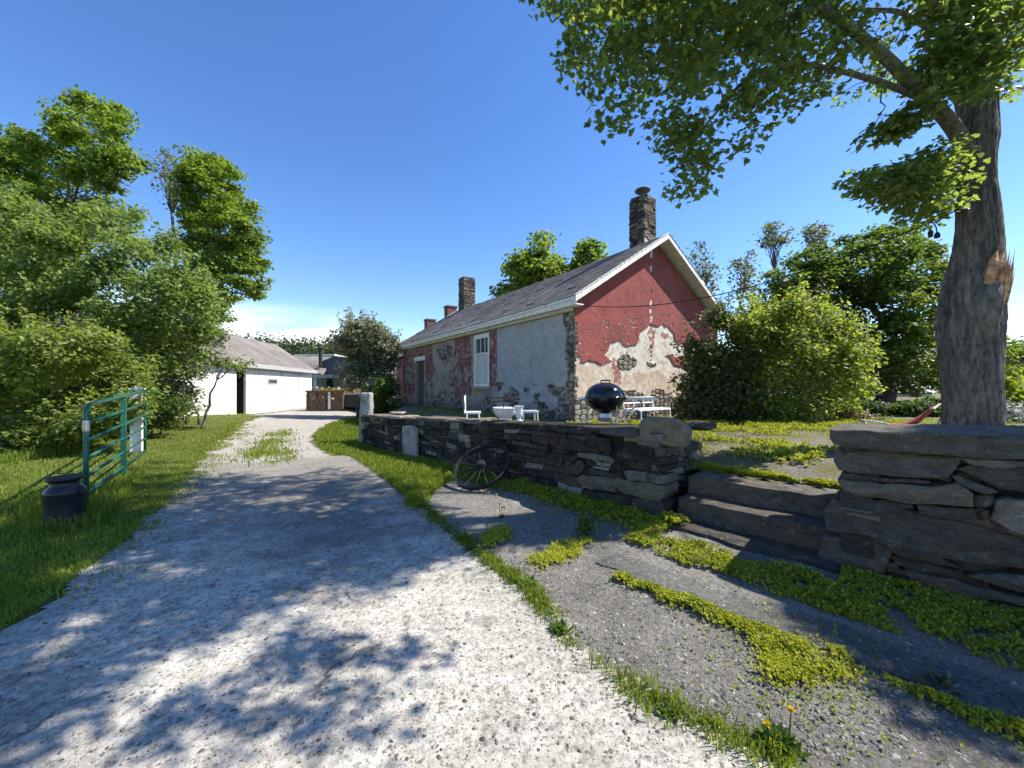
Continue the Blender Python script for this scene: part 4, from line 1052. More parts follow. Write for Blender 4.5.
for k in range(3):
    a_ = R(-65 + 120 * k); d_ = np.array([math.cos(a_), math.sin(a_), 0]); b = MB()
    b.tube([np.array([kc[0], kc[1], zc - .12]) + d_ * .27, np.array([kc[0], kc[1], zc - .32]) + d_ * .25, np.array([kc[0], kc[1], zt_]) + d_ * .38], .014, 8); b.build('leg', M['steel'], kg)
b = MB(); b.box((kc[0] + .27, kc[1] - .20, zc - .03), (kc[0] + .72, kc[1] + .12, zc + .0)); b.tube([(kc[0] + .26, kc[1] - .2, zc - .05), (kc[0] + .50, kc[1] - .2, zc - .05), (kc[0] + .20, kc[1] - .16, zc - .30)], .012, 8)
b.build('side_shelf', M['steel'], kg)
b = MB(); b.tube([(kc[0] - .27, kc[1] - .08, zc - .02), (kc[0] - .40, kc[1] - .10, zc - .02), (kc[0] - .40, kc[1] + .10, zc - .02), (kc[0] - .27, kc[1] + .08, zc - .02)], .012, 8); b.build('side_handle', M['steel'], kg)

# low white bench by the gable
bc = at(648, 408, 7.6); zt_ = float(up(bc[0], bc[1])); dirb = E1; dn = -E2
def bench(name, label, ctr, zt_, L_, hs, hb_, arm, dirb, dn, slats=3, scroll=False):
    o = thing(name, label, 'bench', (ctr[0], ctr[1], zt_)); D3, N3 = np.append(dirb, 0), np.append(dn, 0); C3 = np.array([ctr[0], ctr[1], 0])
    A_ = [D3, N3, (0, 0, 1)]
    b = MB()
    for k in range(slats): b.box((-L_ / 2, -.2 + k * .4 / slats, hs - .02), (L_ / 2, -.2 + (k + .8) * .4 / slats, hs + .012), .5, A_, C3)
    b.build('seat', M['white_metal'], o)
    for sx in (-1, 1):
        for sy in (-1, 1):
            b = MB(); b.tube([C3 + D3 * sx * (L_ / 2 - .04) + N3 * sy * .18 + [0, 0, hs - .022], C3 + D3 * sx * (L_ / 2 - .02) + N3 * sy * .20 + [0, 0, zt_]], .013, 8); b.build('leg', M['white_metal'], o)
    if hb_:
        b = MB()
        for sx in (-1, -.33, .33, 1): b.tube([C3 + D3 * sx * (L_ / 2 - .03) - N3 * .21 + [0, 0, hs], C3 + D3 * sx * (L_ / 2 - .03) - N3 * .24 + [0, 0, hb_]], .012, 8)
        for z_ in (hb_, (hs + hb_) / 2): b.tube([C3 - D3 * (L_ / 2 - .03) - N3 * .235 + [0, 0, z_], C3 + D3 * (L_ / 2 - .03) - N3 * .235 + [0, 0, z_]], .013, 8)
        b.build('backrest', M['white_metal'], o)
    if scroll:
        for sx in (-1,) if scroll == 1 else (-1, 1):
            b = MB(); t = np.linspace(0, 1, 26); base = C3 + D3 * sx * (L_ / 2)
            sp = [base + N3 * (.18 - .4 * x_) + [0, 0, hs + .26 + .05 * math.sin(x_ * 3.1)] for x_ in t]
            cu = [base + N3 * (.18 + .07 * math.sin(a_)) + [0, 0, hs + .19 + .07 * math.cos(a_)] for a_ in np.linspace(0, 4.6, 20)]
            b.tube(sp, .014, 8); b.tube(cu, .014, 8); b.tube([base + N3 * .18 + [0, 0, hs + .12], base + N3 * .13 + [0, 0, hs + .05], base + N3 * .19 + [0, 0, hs]], .014, 8); b.tube([base - N3 * .21 + [0, 0, hs], base - N3 * .22 + [0, 0, hs + .27]], .014, 8)
            b.build('scroll_arm', M['white_metal'], o)
    return o
bench('garden_bench', 'low white metal bench behind the kettle grill against the gable', bc, zt_, .98, 1.15, 1.37, False, dirb, dn)
bc2 = at(473, 413, 7.3); cdir = np.array([1, .1]) / 1.005; cn = np.array([.1, -1]) / 1.005
ch_ = bench('garden_chair', 'white iron chair with one scrolled arm, left of the fluted bowl', bc2, float(up(bc2[0], bc2[1])), .30, 1.10, 0, False, cdir, cn, 3, 1); ch_['category'] = 'chair'
bc3 = at(529, 412, 7.3)
st3 = bench('stool', 'small low white stool right of the footed vase', bc3, float(up(bc3[0], bc3[1])), .34, 1.12, 0, False, cdir, cn, 3); st3['category'] = 'stool'

# pressed bowl and vase on the wall top
def wall_top(u, back=.22):
    d = np.array([(u - U0) / F, 1.]); O = P0 - WN * back; k = (WN @ O) / (WN @ d); P = d * k; a = (P - P0) @ WD
    return np.array([P[0], P[1], ltop(a) + .035])
m_china = NT('white_china'); m_china = m_china.pbr((.74, .74, .73), .25, None, 0, .5)
q = wall_top(505, .30); b = MB(); sc_ = q[1] / F
prof = [(0, 0), (.10, .0), (.115, .012), (.09, .03), (.12, .05), (.165, .09), (.195, .15), (.205, .20), (.212, .205), (.20, .21), (.16, .1), (.08, .045), (0, .04)]
b.lathe([(r0, z0) for r0, z0 in prof], q, 40)
nb = len(b.v[-1]); V = b.v[-1]; ang = np.arctan2(V[:, 1] - q[1], V[:, 0] - q[0]); rr = 1 + .035 * np.sin(ang * 14); V[:, :2] = q[:2] + (V[:, :2] - q[:2]) * rr[:, None]
tag(b.build('bowl', m_china, smooth=True), 'wide white fluted bowl set on the wall top', 'bowl')
q2 = wall_top(519, .18); b = MB()
b.lathe([(0, 0), (.055, 0), (.06, .012), (.03, .03), (.032, .045), (.055, .08), (.062, .14), (.058, .19), (.075, .235), (.08, .24), (.07, .238), (.05, .19), (.05, .1), (0, .07)], q2, 32)
tag(b.build('vase', m_china, smooth=True), 'small white footed vase beside the fluted bowl', 'vase')
# dark wire basket stand behind the bowl
q3 = at(505, 402, 6.7); z0_ = float(up(q3[0], q3[1])); ws = thing('plant_stand', 'black wire plant stand behind the white bowl', 'plant stand', (q3[0], q3[1], z0_))
b = MB(); a_ = np.linspace(0, 2 * np.pi, 33)
for z_, r0 in ((q3[2] + .08, .27), (q3[2] + .02, .25)): b.tube(np.c_[q3[0] + r0 * np.cos(a_), q3[1] + r0 * np.sin(a_), np.full(33, z_)], .009, 6)
for k in range(12):
    an = k * np.pi / 6; b.tube([(q3[0] + .27 * math.cos(an), q3[1] + .27 * math.sin(an), q3[2] + .08), (q3[0] + .25 * math.cos(an + .25), q3[1] + .25 * math.sin(an + .25), q3[2] + .02)], .006, 6)
b.build('basket', M['black_iron'], ws)
for k in range(3):
    an = k * 2.094 + .4; b = MB(); b.tube([(q3[0] + .24 * math.cos(an), q3[1] + .24 * math.sin(an), q3[2] + .02), (q3[0] + .14 * math.cos(an), q3[1] + .14 * math.sin(an), q3[2] - .25), (q3[0] + .26 * math.cos(an), q3[1] + .26 * math.sin(an), z0_)], .009, 6); b.build('leg', M['black_iron'], ws)

# wagon wheel leaning on the wall
wu = plane_az(480, 470, lfr); wa = wu[0]; wr = .44
foot = np.array(gp(468, 497, .04)); dist_ = (foot - P0) @ WN; zf = float(low(*foot)) + .02
wh = thing('wagon_wheel', 'dark iron wagon wheel leaning against the long dry stone wall', 'wheel', (foot[0], foot[1], zf))
lean = math.asin(min(.9, (dist_ - .10) / (2 * wr))); wdir = WD * .8 + np.array([-1, 0]) * .55; wdir /= np.linalg.norm(wdir); wno = np.array([-wdir[1], wdir[0]]); wno = wno if wno @ WN > 0 else -wno; ux = np.append(wdir, 0); uy = np.append(-wno * math.sin(lean), math.cos(lean)); un = np.cross(ux, uy)
wc = np.append(foot, zf + .03) + uy * wr
a_ = np.linspace(0, 2 * np.pi, 73)
def ring(mb, r0, r1, hw_):
    prof = [(r0, -hw_), (r1, -hw_), (r1, hw_), (r0, hw_)]; n = 72; V = []
    for (r, h) in prof: V.append(wc + r * (np.cos(a_[:-1])[:, None] * ux + np.sin(a_[:-1])[:, None] * uy) + h * un)
    V = np.concatenate(V); k = np.arange(n); k2 = (k + 1) % n
    mb.add(V, [np.stack([r * n + k, r * n + k2, (r + 1) % 4 * n + k2, (r + 1) % 4 * n + k], -1) for r in range(4)])
b = MB(); ring(b, wr - .028, wr, .03); b.build('rim', M['black_iron'], wh)
b = MB(); b.lathe([(0, -.09), (.045, -.085), (.06, -.05), (.07, 0), (.06, .06), (.045, .10), (.02, .10), (0, .09)], wc, 20, .5, [ux, uy, un]); b.build('hub', M['black_iron'], wh)
for k in range(14):
    an = k * 2 * math.pi / 14; d_ = math.cos(an) * ux + math.sin(an) * uy; b = MB(); b.tube([wc + d_ * .055, wc + d_ * .25, wc + d_ * (wr - .026)], [.013, .010, .009], 8); b.build('spoke', M['black_iron'], wh)

# hammock on its stand, right of the bush
hA, hB = at(884, 420, 7.4), at(940, 405, 7.0)
zt_ = float(up(hA[0], hA[1])); hm = thing('hammock', 'dark red hammock slung on a metal stand beside the maple trunk', 'hammock', (hA[0], hA[1], zt_))
b = MB(); n, m_ = 30, 13; A_, C_ = np.meshgrid(np.linspace(0, 1, n), np.linspace(-1, 1, m_), indexing='ij')
e0, e1 = at(888, 424, 7.5), at(932, 408, 7.1)
dirh = (e1 - e0); side_ = np.array([-dirh[1], dirh[0], 0]); side_ /= np.linalg.norm(side_)
sagz = -.30 * np.sin(np.pi * np.clip(A_ * 1.0, 0, 1)) * .35
Vh = e0 + dirh * A_[..., None] + side_ * (C_ * .34)[..., None]; Vh[..., 2] += sagz - .10 * (1 - C_ ** 2) * np.sin(np.pi * A_) + .015 * np.sin(C_ * 12)
b.add(Vh.reshape(-1, 3), [gridfaces(n, m_)]); ho_ = b.build('cloth', M['hammock'], hm, smooth=True)
so_ = ho_.modifiers.new('thick', 'SOLIDIFY'); so_.thickness = .012
b = MB(); top_ = at(940, 404, 7.0)
for cs in (-1, -.5, 0, .5, 1): b.tube([e1 + side_ * .33 * cs, top_], .009, 6)
b.lathe([(.03, -.01), (.045, 0), (.03, .01)], top_, 14); b.build('rope', M['white_metal'], hm)
b = MB(); b.tube([top_, top_ + [.06, 0, -.2], (top_[0] - .1, top_[1], zt_ + .03), (hA[0] - .1, hA[1] + .1, zt_ + .03), e0 + [-.35, .1, .0], e0 + [-.45, .1, .07]], .022, 10)
b.tube([e0 + [-.45, .1, .07], e0 + [-.25, .05, .05], e0], .014, 8); b.build('stand', M['steel'], hm)

# ------------------------------------------------------------------ gate, post, milk can
gA_ = np.array([*gp(86, 510, .02), 0]); gB_ = np.array([*gp(145, 455, .05), 0])
gd = gB_ - gA_; gl = np.linalg.norm(gd); gu = gd / gl
gt = thing('farm_gate', 'green tubular steel farm gate standing open along the drive', 'gate', (gA_[0], gA_[1], .03))
za, zb_ = 1.36, 1.49
def gpnt(f, z): return gA_ + gd * f + np.array([0, 0, z])
b = MB(); rr = .028
b.tube([gpnt(0, .04), gpnt(0, .6), gpnt(0, za - .13), gpnt(.006, za - .05), gpnt(.022, za - .008), gpnt(.05, za), gpnt(.5, (za + zb_) / 2), gpnt(1, zb_)], rr, 12); b.tube([gpnt(1, zb_ + .01), gpnt(1, .06)], rr, 12)
b.build('frame', M['green_metal'], gt, smooth=True)
for f0, f1 in ((.115, .06), (.29, .25), (.47, .43), (.645, .62), (.815, .80)):
    b = MB(); b.tube([gpnt(.004, .07 + (za - .07) * f0), gpnt(.996, .07 + (zb_ - .07) * f1)], .022, 10); b.build('rail', M['green_metal'], gt, smooth=True)
b = MB(); c_ = gpnt(.5, 0); b.box((-.03, -.034, .05), (.03, .034, (za + zb_) / 2 - .02), .5, [tuple(gu), (-gu[1], gu[0], 0), (0, 0, 1)], c_); b.build('brace', M['green_metal'], gt)
b = MB(); b.lathe([(rr + .004, za - .34), (rr + .006, za - .32), (rr + .006, za - .22), (rr + .004, za - .2)], gA_, 14); b.build('tape_wrap', M['steel'], gt)
gp_ = np.array([*gp(137.5, 454.5, .05), 0]); pa_ = R(24); ax4 = [(math.cos(pa_), math.sin(pa_), 0), (-math.sin(pa_), math.cos(pa_), 0), (0, 0, 1)]
wp = thing('gate_post', 'white painted square wooden post with a cap at the hinge end of the green gate', 'post', (gp_[0], gp_[1], 0))
b = MB(); b.box((-.10, -.10, -.1), (.10, .10, 1.52), .5, ax4, gp_); b.build('shaft', M['white'], wp, bevel=.008)
b = MB(); b.box((-.115, -.115, 1.523), (.115, .115, 1.55), .5, ax4, gp_); b.lathe([(.14, 1.553), (.04, 1.60), (0, 1.61)], gp_, 4); b.build('cap', M['white'], wp)

mc = np.array([*gp(65, 522, .03), float(low(*gp(65, 522, .03)))])
can = thing('milk_can', 'squat black old milk can on the grass at the near end of the gate', 'milk can', tuple(mc))
b = MB(); b.lathe([(0, 0), (.165, .0), (.175, .012), (.17, .03), (.17, .36), (.175, .37), (.173, .39), (.16, .415), (.125, .455), (.118, .475), (.118, .495)], mc, 32); b.build('body', M['can'], can, smooth=True)
b = MB(); b.lathe([(.116, .496), (.15, .52), (.158, .54), (.15, .555), (.12, .545), (.05, .538), (0, .538)], mc, 32); b.build('lid', M['can'], can, smooth=True)
for sg in (-1, 1):
    b = MB(); b.tube([mc + [sg * .15, 0, .42], mc + [sg * .20, 0, .44], mc + [sg * .205, 0, .36], mc + [sg * .172, 0, .33]], .013, 8); b.build('handle', M['can'], can)

# ------------------------------------------------------------------ barn
BA = np.array([-15.6, 30.0]); BU = np.array([.15, -1.0]); BU /= np.linalg.norm(BU); BN = np.array([-BU[1], BU[0]])   # BU towards the camera, BN to the right
if BN[0] < 0: BN = -BN
BX = [(BU[0], BU[1], 0), (BN[0], BN[1], 0), (0, 0, 1)]; BO = (BA[0], BA[1], 0)
bl = 17.0; bz = 2.80; bw = 5.6; rz = 4.85
barn = thing('barn', 'long white barn with a faded brown roof and one dark open doorway', 'barn', (BA[0], BA[1], 0))
def bb_(mb, u0, u1, n0, n1, z0, z1): return mb.box((u0, n0, z0), (u1, n1, z1), .5, BX, BO)
def bw_uz(u, v):
    d = np.array([(u - U0) / F, 1.]); k = (BA @ BN) / (d @ BN); P = d * k
    return (P - BA) @ BU, H + (V0 - v) / F * k
d0, _ = bw_uz(246, 390); d1, _ = bw_uz(236.5, 390); da, db = min(d0, d1), max(d0, d1); _, dz = bw_uz(240, 370)
b = MB(); bb_(b, 0, da, -.12, 0, -.4, bz); bb_(b, db, bl, -.12, 0, -.4, bz); bb_(b, da, db, -.12, 0, min(dz, bz - .25), bz)
bb_(b, .002, .12, -bw, -.122, -.4, bz); bb_(b, bl - .12, bl - .002, -bw, -.122, -.4, bz); bb_(b, .122, bl - .122, -bw, -bw + .12, -.4, bz)
for uu in (0.004, bl - .124):
    v = [(uu, 0, bz), (uu, -bw, bz), (uu, -bw / 2, rz - .1), (uu + .12, 0, bz), (uu + .12, -bw, bz), (uu + .12, -bw / 2, rz - .1)]
    b.add(np.array(v) @ np.array(BX) + np.array(BO), [[0, 1, 2], [5, 4, 3], [0, 2, 5, 3], [1, 4, 5, 2]])
b.build('wall', M['clap'], barn)
b = MB(); bb_(b, da - .6, db + .3, -.75, -.70, -.3, bz - .1); bb_(b, da - .08, da - .002, -.69, -.123, -.3, bz - .1); b.build('doorway_shade_backing', M['dark'], barn)  # near-black panels added behind the doorway, standing in for the shade inside
b = MB(); a0, a1 = -.3, bl + .3
for sg in (0, 1):
    e = -bw - .3 if sg else .3; ze_ = bz + .0 - .0
    q = [(a0, e, ze_ - .02), (a1, e, ze_ - .02), (a1, -bw / 2, rz), (a0, -bw / 2, rz)]; q2_ = [(x, y, z - .12) for x, y, z in q]
    n_ = 40; V = []
    for r_ in range(9):
        for i_ in range(n_):
            f_, g_ = i_ / (n_ - 1), r_ / 8; p_ = np.array(q[0]) * (1 - f_) * (1 - g_) + np.array(q[1]) * f_ * (1 - g_) + np.array(q[2]) * f_ * g_ + np.array(q[3]) * (1 - f_) * g_
            p_[2] += .10 * (fbm(f_ * 9, g_ * 3, sg, 6) - .5) - .10 * math.sin(f_ * 9.4) * g_ * .5; V.append(p_)
    b.add(np.array(V) @ np.array(BX) + np.array(BO), [gridfaces(9, n_, True)]); b.add(np.array(q2_) @ np.array(BX) + np.array(BO), [[3, 2, 1, 0]])
b.build('roof', M['barnroof'], barn)
b = MB(); bb_(b, a0, a1, .28, .31, bz - .22, bz + .02); bb_(b, a0 + .01, a1 - .01, .002, .278, bz - .215, bz - .19); b.build('fascia', paint('grey_trim', (.4, .39, .37), .8), barn)
b = MB(); bb_(b, 1.0, bl - 6, .003, .05, bz - .36, bz - .30); b.build('door_rail', M['steel'], barn)
for uu in (2.6, 5.2, 8.2):
    b = MB(); bb_(b, uu, uu + .05, .002, .03, .1, bz - .37); b.build('door_edge', paint('trim_shade', (.55, .54, .52), .8), barn)
w0, wz1 = bw_uz(268, 378.8); w1, wz0 = bw_uz(277, 384)
b = MB(); bb_(b, min(w0, w1), max(w0, w1), .002, .03, wz0, wz1); wn_ = b.build('window', M['tan_wood'], barn)
b = MB(); bb_(b, min(w0, w1) + .08, max(w0, w1) - .08, .031, .035, wz0 + .06, wz1 - .06); b.build('pane', M['glass'], wn_)

# ------------------------------------------------------------------ farmhouse behind, with porch; second white house; small house at right
fh = thing('farmhouse', 'grey farmhouse with a front porch and dark gable beyond the rusty dumpster', 'house', (-13.5, 36, 0))
b = MB(); 
def wbx(mb, u0_, u1_, v0_, v1_, Y0_, Y1_):
    a = at(u0_, v1_, Y0_); c_ = at(u1_, v0_, Y0_); return mb.box((a[0], Y0_, a[2]), (c_[0], Y1_, c_[2]))
wbx(b, 311, 349, 376, 412, 38, 46); b.build('wall', M['porchblue'], fh)
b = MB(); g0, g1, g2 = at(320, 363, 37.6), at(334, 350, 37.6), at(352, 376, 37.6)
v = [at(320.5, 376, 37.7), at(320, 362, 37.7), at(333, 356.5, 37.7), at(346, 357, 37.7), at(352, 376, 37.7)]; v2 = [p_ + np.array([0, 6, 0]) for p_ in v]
b.add(np.array(v + v2), [[0, 1, 2, 3, 4], [9, 8, 7, 6, 5]] + [[k, k + 5, (k + 1) % 5 + 5, (k + 1) % 5] for k in range(5)]); b.build('gable', M['gable_shade'], fh)
b = MB(); v = [at(291, 355, 40), at(334, 357, 40), at(322, 374, 36.5), at(310, 372, 36.5)]; v2 = [p_ - np.array([0, -.1, .15]) for p_ in v]
b.add(np.array(v + v2), [[0, 1, 2, 3], [7, 6, 5, 4]] + [[k, k + 4, (k + 1) % 4 + 4, (k + 1) % 4] for k in range(4)]); rf_ = b.build('roof', M['barnroof'], fh)
b = MB(); a = at(294, 354.5, 40); c_ = at(334, 356.5, 40); b.box((a[0], 40.1, a[2] - .1), (c_[0], 44, a[2] + .05)); b.build('ridge_board', M['white'], rf_)
b = MB(); p_ = at(320.5, 360, 37.4); b.tube([p_ - [0, 0, .6], p_ + [0, 0, 1.1]], .16, 12); b.lathe([(.24, 1.1), (.26, 1.16), (.1, 1.3), (0, 1.3)], p_, 12); b.build('stove_pipe', M['black_iron'], rf_)
b = MB(); wbx(b, 309, 344, 374.5, 378, 34.6, 37.6); b.build('porch_roof', M['steel'], fh)
for u_ in (315, 344):
    b = MB(); a = at(u_, 378, 34.8); b.box((a[0] - .09, 34.75, -.1), (a[0] + .09, 34.93, a[2])); b.build('porch_post', M['white'], fh)
b = MB()
for v_ in (387, 391):
    a = at(310, v_, 34.8); c_ = at(322, v_, 34.8); b.box((a[0], 34.78, a[2] - .05), (c_[0], 34.88, a[2] + .03))
b.build('porch_rail', M['white'], fh)
b = MB(); wbx(b, 326.5, 332.5, 377.8, 395, 37.93, 37.99); b.build('door', M['dark'], fh)
b = MB(); wbx(b, 346.5, 349.5, 380, 412, 37.0, 37.6); b.build('corner_board', M['white'], fh)
wh2 = thing('white_house', 'white house glimpsed between the grey shrub and the red house', 'house', (-10.5, 34, 0))
b = MB(); wbx(b, 378, 401, 372, 410, 34, 38); b.build('wall', M['clap'], wh2)
b = MB(); v = [at(374, 373, 33.6), at(403, 373, 33.6), at(403, 362, 36), at(374, 362, 36)]; v2 = [p_ + np.array([0, 4, -1]) for p_ in v[:2]]
b.add(np.array(v + v2), [[0, 1, 2, 3], [2, 3, 4, 5]]); b.build('roof', paint('pale_roof', (.4, .4, .42), .7), wh2)
b = MB(); wbx(b, 391.5, 396, 381, 392, 33.9, 33.98); b.build('window', M['white'], wh2)
wh3 = thing('white_house', 'low pale house with a white roof far off under the big dark maple', 'house', (31, 30, .7))
b = MB(); wbx(b, 886, 932, 392, 412, 30, 36); b.build('wall', paint('pale_wall', (.5, .5, .46), .8), wh3)
b = MB(); v = [at(882, 392.5, 29.6), at(937, 392.5, 29.6), at(932, 384, 32.5), at(890, 384, 32.5)]; v2 = [p_ + np.array([0, 3, -1.2]) for p_ in (v[0], v[1])]
b.add(np.array(v + v2), [[0, 1, 2, 3], [2, 3, 4, 5]]); b.build('roof', paint('pale_metal_roof', (.5, .5, .5), .6), wh3)
b = MB(); wbx(b, 912, 920, 394, 403, 29.9, 29.97); b.build('window', M['glass'], wh3)

# ------------------------------------------------------------------ dumpster
da_, db2 = gz(306.5, 411), gz(344, 411.5); dY = 24.4; x0_ = at(306.5, 400, dY)[0]; x1_ = at(343.5, 400, dY)[0]
dm = thing('dumpster', 'rusty brown roll-off dumpster heaped with cut branches in front of the porch', 'dumpster', (x0_, dY, 0))
b = MB(); hgt_ = 1.22
b.box((x0_, dY, .12), (x1_, dY + .06, hgt_)); b.box((x0_, dY + .062, .12), (x0_ + .06, dY + 5.2, hgt_)); b.box((x1_ - .06, dY + .062, .12), (x1_, dY + 5.2, hgt_)); b.box((x0_ + .06, dY + .062, .12), (x1_ - .06, dY + 5.2, .2)); b.box((x0_ + .062, dY + 5.14, .2), (x1_ - .062, dY + 5.2, hgt_))
b.build('body', M['rust'], dm)
b = MB()
for k in range(5):
    x_ = x0_ + .06 + k * (x1_ - x0_ - .12) / 4
    if k != 3: b.box((x_ - .05, dY - .07, .14), (x_ + .05, dY - .002, hgt_ - .1))
b.box((x0_ - .05, dY - .08, hgt_ + .003), (x1_ + .05, dY + .08, hgt_ + .10)); b.box((x0_ - .02, dY - .05, .02), (x1_ + .05, dY + 5, .118)); b.build('ribs', M['rust'], dm)
b = MB(); xs_ = x0_ + (x1_ - x0_) * .60; b.box((xs_, dY - .085, .13), (xs_ + .14, dY - .003, hgt_ - .003)); b.build('stripe', M['white'], dm)
b = MB(); b.box((x1_ + .05, dY + .1, .25), (x1_ + .9, dY + 4.8, 1.05)); b.build('dark_rear_side', paint('dumpster_dark_side', (.015, .025, .02), .6), dm)  # the dumpster's own dark rear side, added as a separate near-black box
b = MB(); b.box((x1_ - .1, dY - .1, .03), (x1_ + 1.05, dY + 5, .11)); b.build('skid_rail', M['black_iron'], dm)

# ------------------------------------------------------------------ foliage
LEAF_Q = (np.array([[0, 0, 0], [.34, .45, .06], [0, 1, -.05], [-.34, .45, .06]]), np.array([[0, 1, 2, 3]]))
_ml = [(0, -.02), (.14, .05), (.38, -.06), (.33, .14), (.52, .30), (.33, .38), (.36, .58), (.18, .56), (.13, .74), (.0, 1.0), (-.13, .74), (-.18, .56), (-.36, .58), (-.33, .38), (-.52, .30), (-.33, .14), (-.38, -.06), (-.14, .05)]
_mv = np.array([(0, .3, .05)] + [(x, y, -.22 * x * x - .05 * y * y) for x, y in _ml])
LEAF_M = (_mv, np.array([[0, 1 + k, 1 + (k + 1) % 18] for k in range(18)]))
LEAF_L = (np.array([[0, 0, 0], [.16, .25, .04], [.2, .55, .02], [0, 1, -.1], [-.2, .55, .02], [-.16, .25, .04]]), np.array([[0, 1, 2, 3], [0, 3, 4, 5]]))

def frames(rg, n, up=.5, bias=None):
    "leaf frames: x side, y along, z normal"
    nz = rg.normal(size=(n, 3)); nz[:, 2] = np.abs(nz[:, 2]) + up
    if bias is not None: nz += bias
    nz /= np.linalg.norm(nz, axis=1, keepdims=True)
    y = rg.normal(size=(n, 3)); y[:, 2] -= .25; y -= nz * (y * nz).sum(1, keepdims=True); y /= np.linalg.norm(y, axis=1, keepdims=True)
    x = np.cross(y, nz); return np.stack([x, y, nz], 1)
def leaves(mb, tmpl, pos, fr, size, tint):
    tv, tf = tmpl; n = len(pos); k = len(tv)
    V = pos[:, None, :] + np.einsum('kc,ncd->nkd', tv, fr) * np.asarray(size)[:, None, None]
    f_ = (tf[None] + (np.arange(n) * k)[:, None, None]).reshape(-1, tf.shape[1])
    mb.add(V.reshape(-1, 3), [f_], np.repeat(tint, k))
def outline_clusters(rg, poly, Y, n, cap, sharp=1.0, edge=0.0, ygrow=1.0):
    "cluster centres filling a rounded volume whose outline from the road is poly; real depth about Y"
    poly = np.asarray(poly, float); lo, hi = poly.min(0), poly.max(0); out = []
    while sum(len(o_) for o_ in out) < n:
        p = rg.uniform(lo, hi, (n * 2, 2)); p = p[inpoly(p, poly)]; e = edgedist(p, poly); k = e > min(edge * F / Y, .35 * e.max()) * rg.uniform(.55, 1.1, len(e)); p, e = p[k], e[k]; d = e * Y / F
        half = np.minimum(np.sqrt(np.maximum(d, .02) * cap * 1.6), cap)
        keep = rg.random(len(p)) < np.clip(.25 + half / cap, 0, 1); p, half = p[keep], half[keep]
        t = rg.uniform(-1, 1, len(p)); t = np.sign(t) * np.abs(t) ** .55
        yy = Y + t * half
        out.append(np.stack([(p[:, 0] - U0) / F * yy, yy, H + (V0 - p[:, 1]) / F * yy], -1))
    return np.concatenate(out)[:n]
def limb_path(rg, a, b_, n=7, wob=.12):
    a, b_ = np.array(a, float), np.array(b_, float); t = np.linspace(0, 1, n)[:, None]; L_ = np.linalg.norm(b_ - a)
    p = a + (b_ - a) * t; p[:, 2] += (np.sin(t[:, 0] * np.pi) * .10 * L_)
    w_ = rg.normal(0, wob * L_ * .25, (n, 3)); w_[0] = w_[-1] = 0; return p + w_
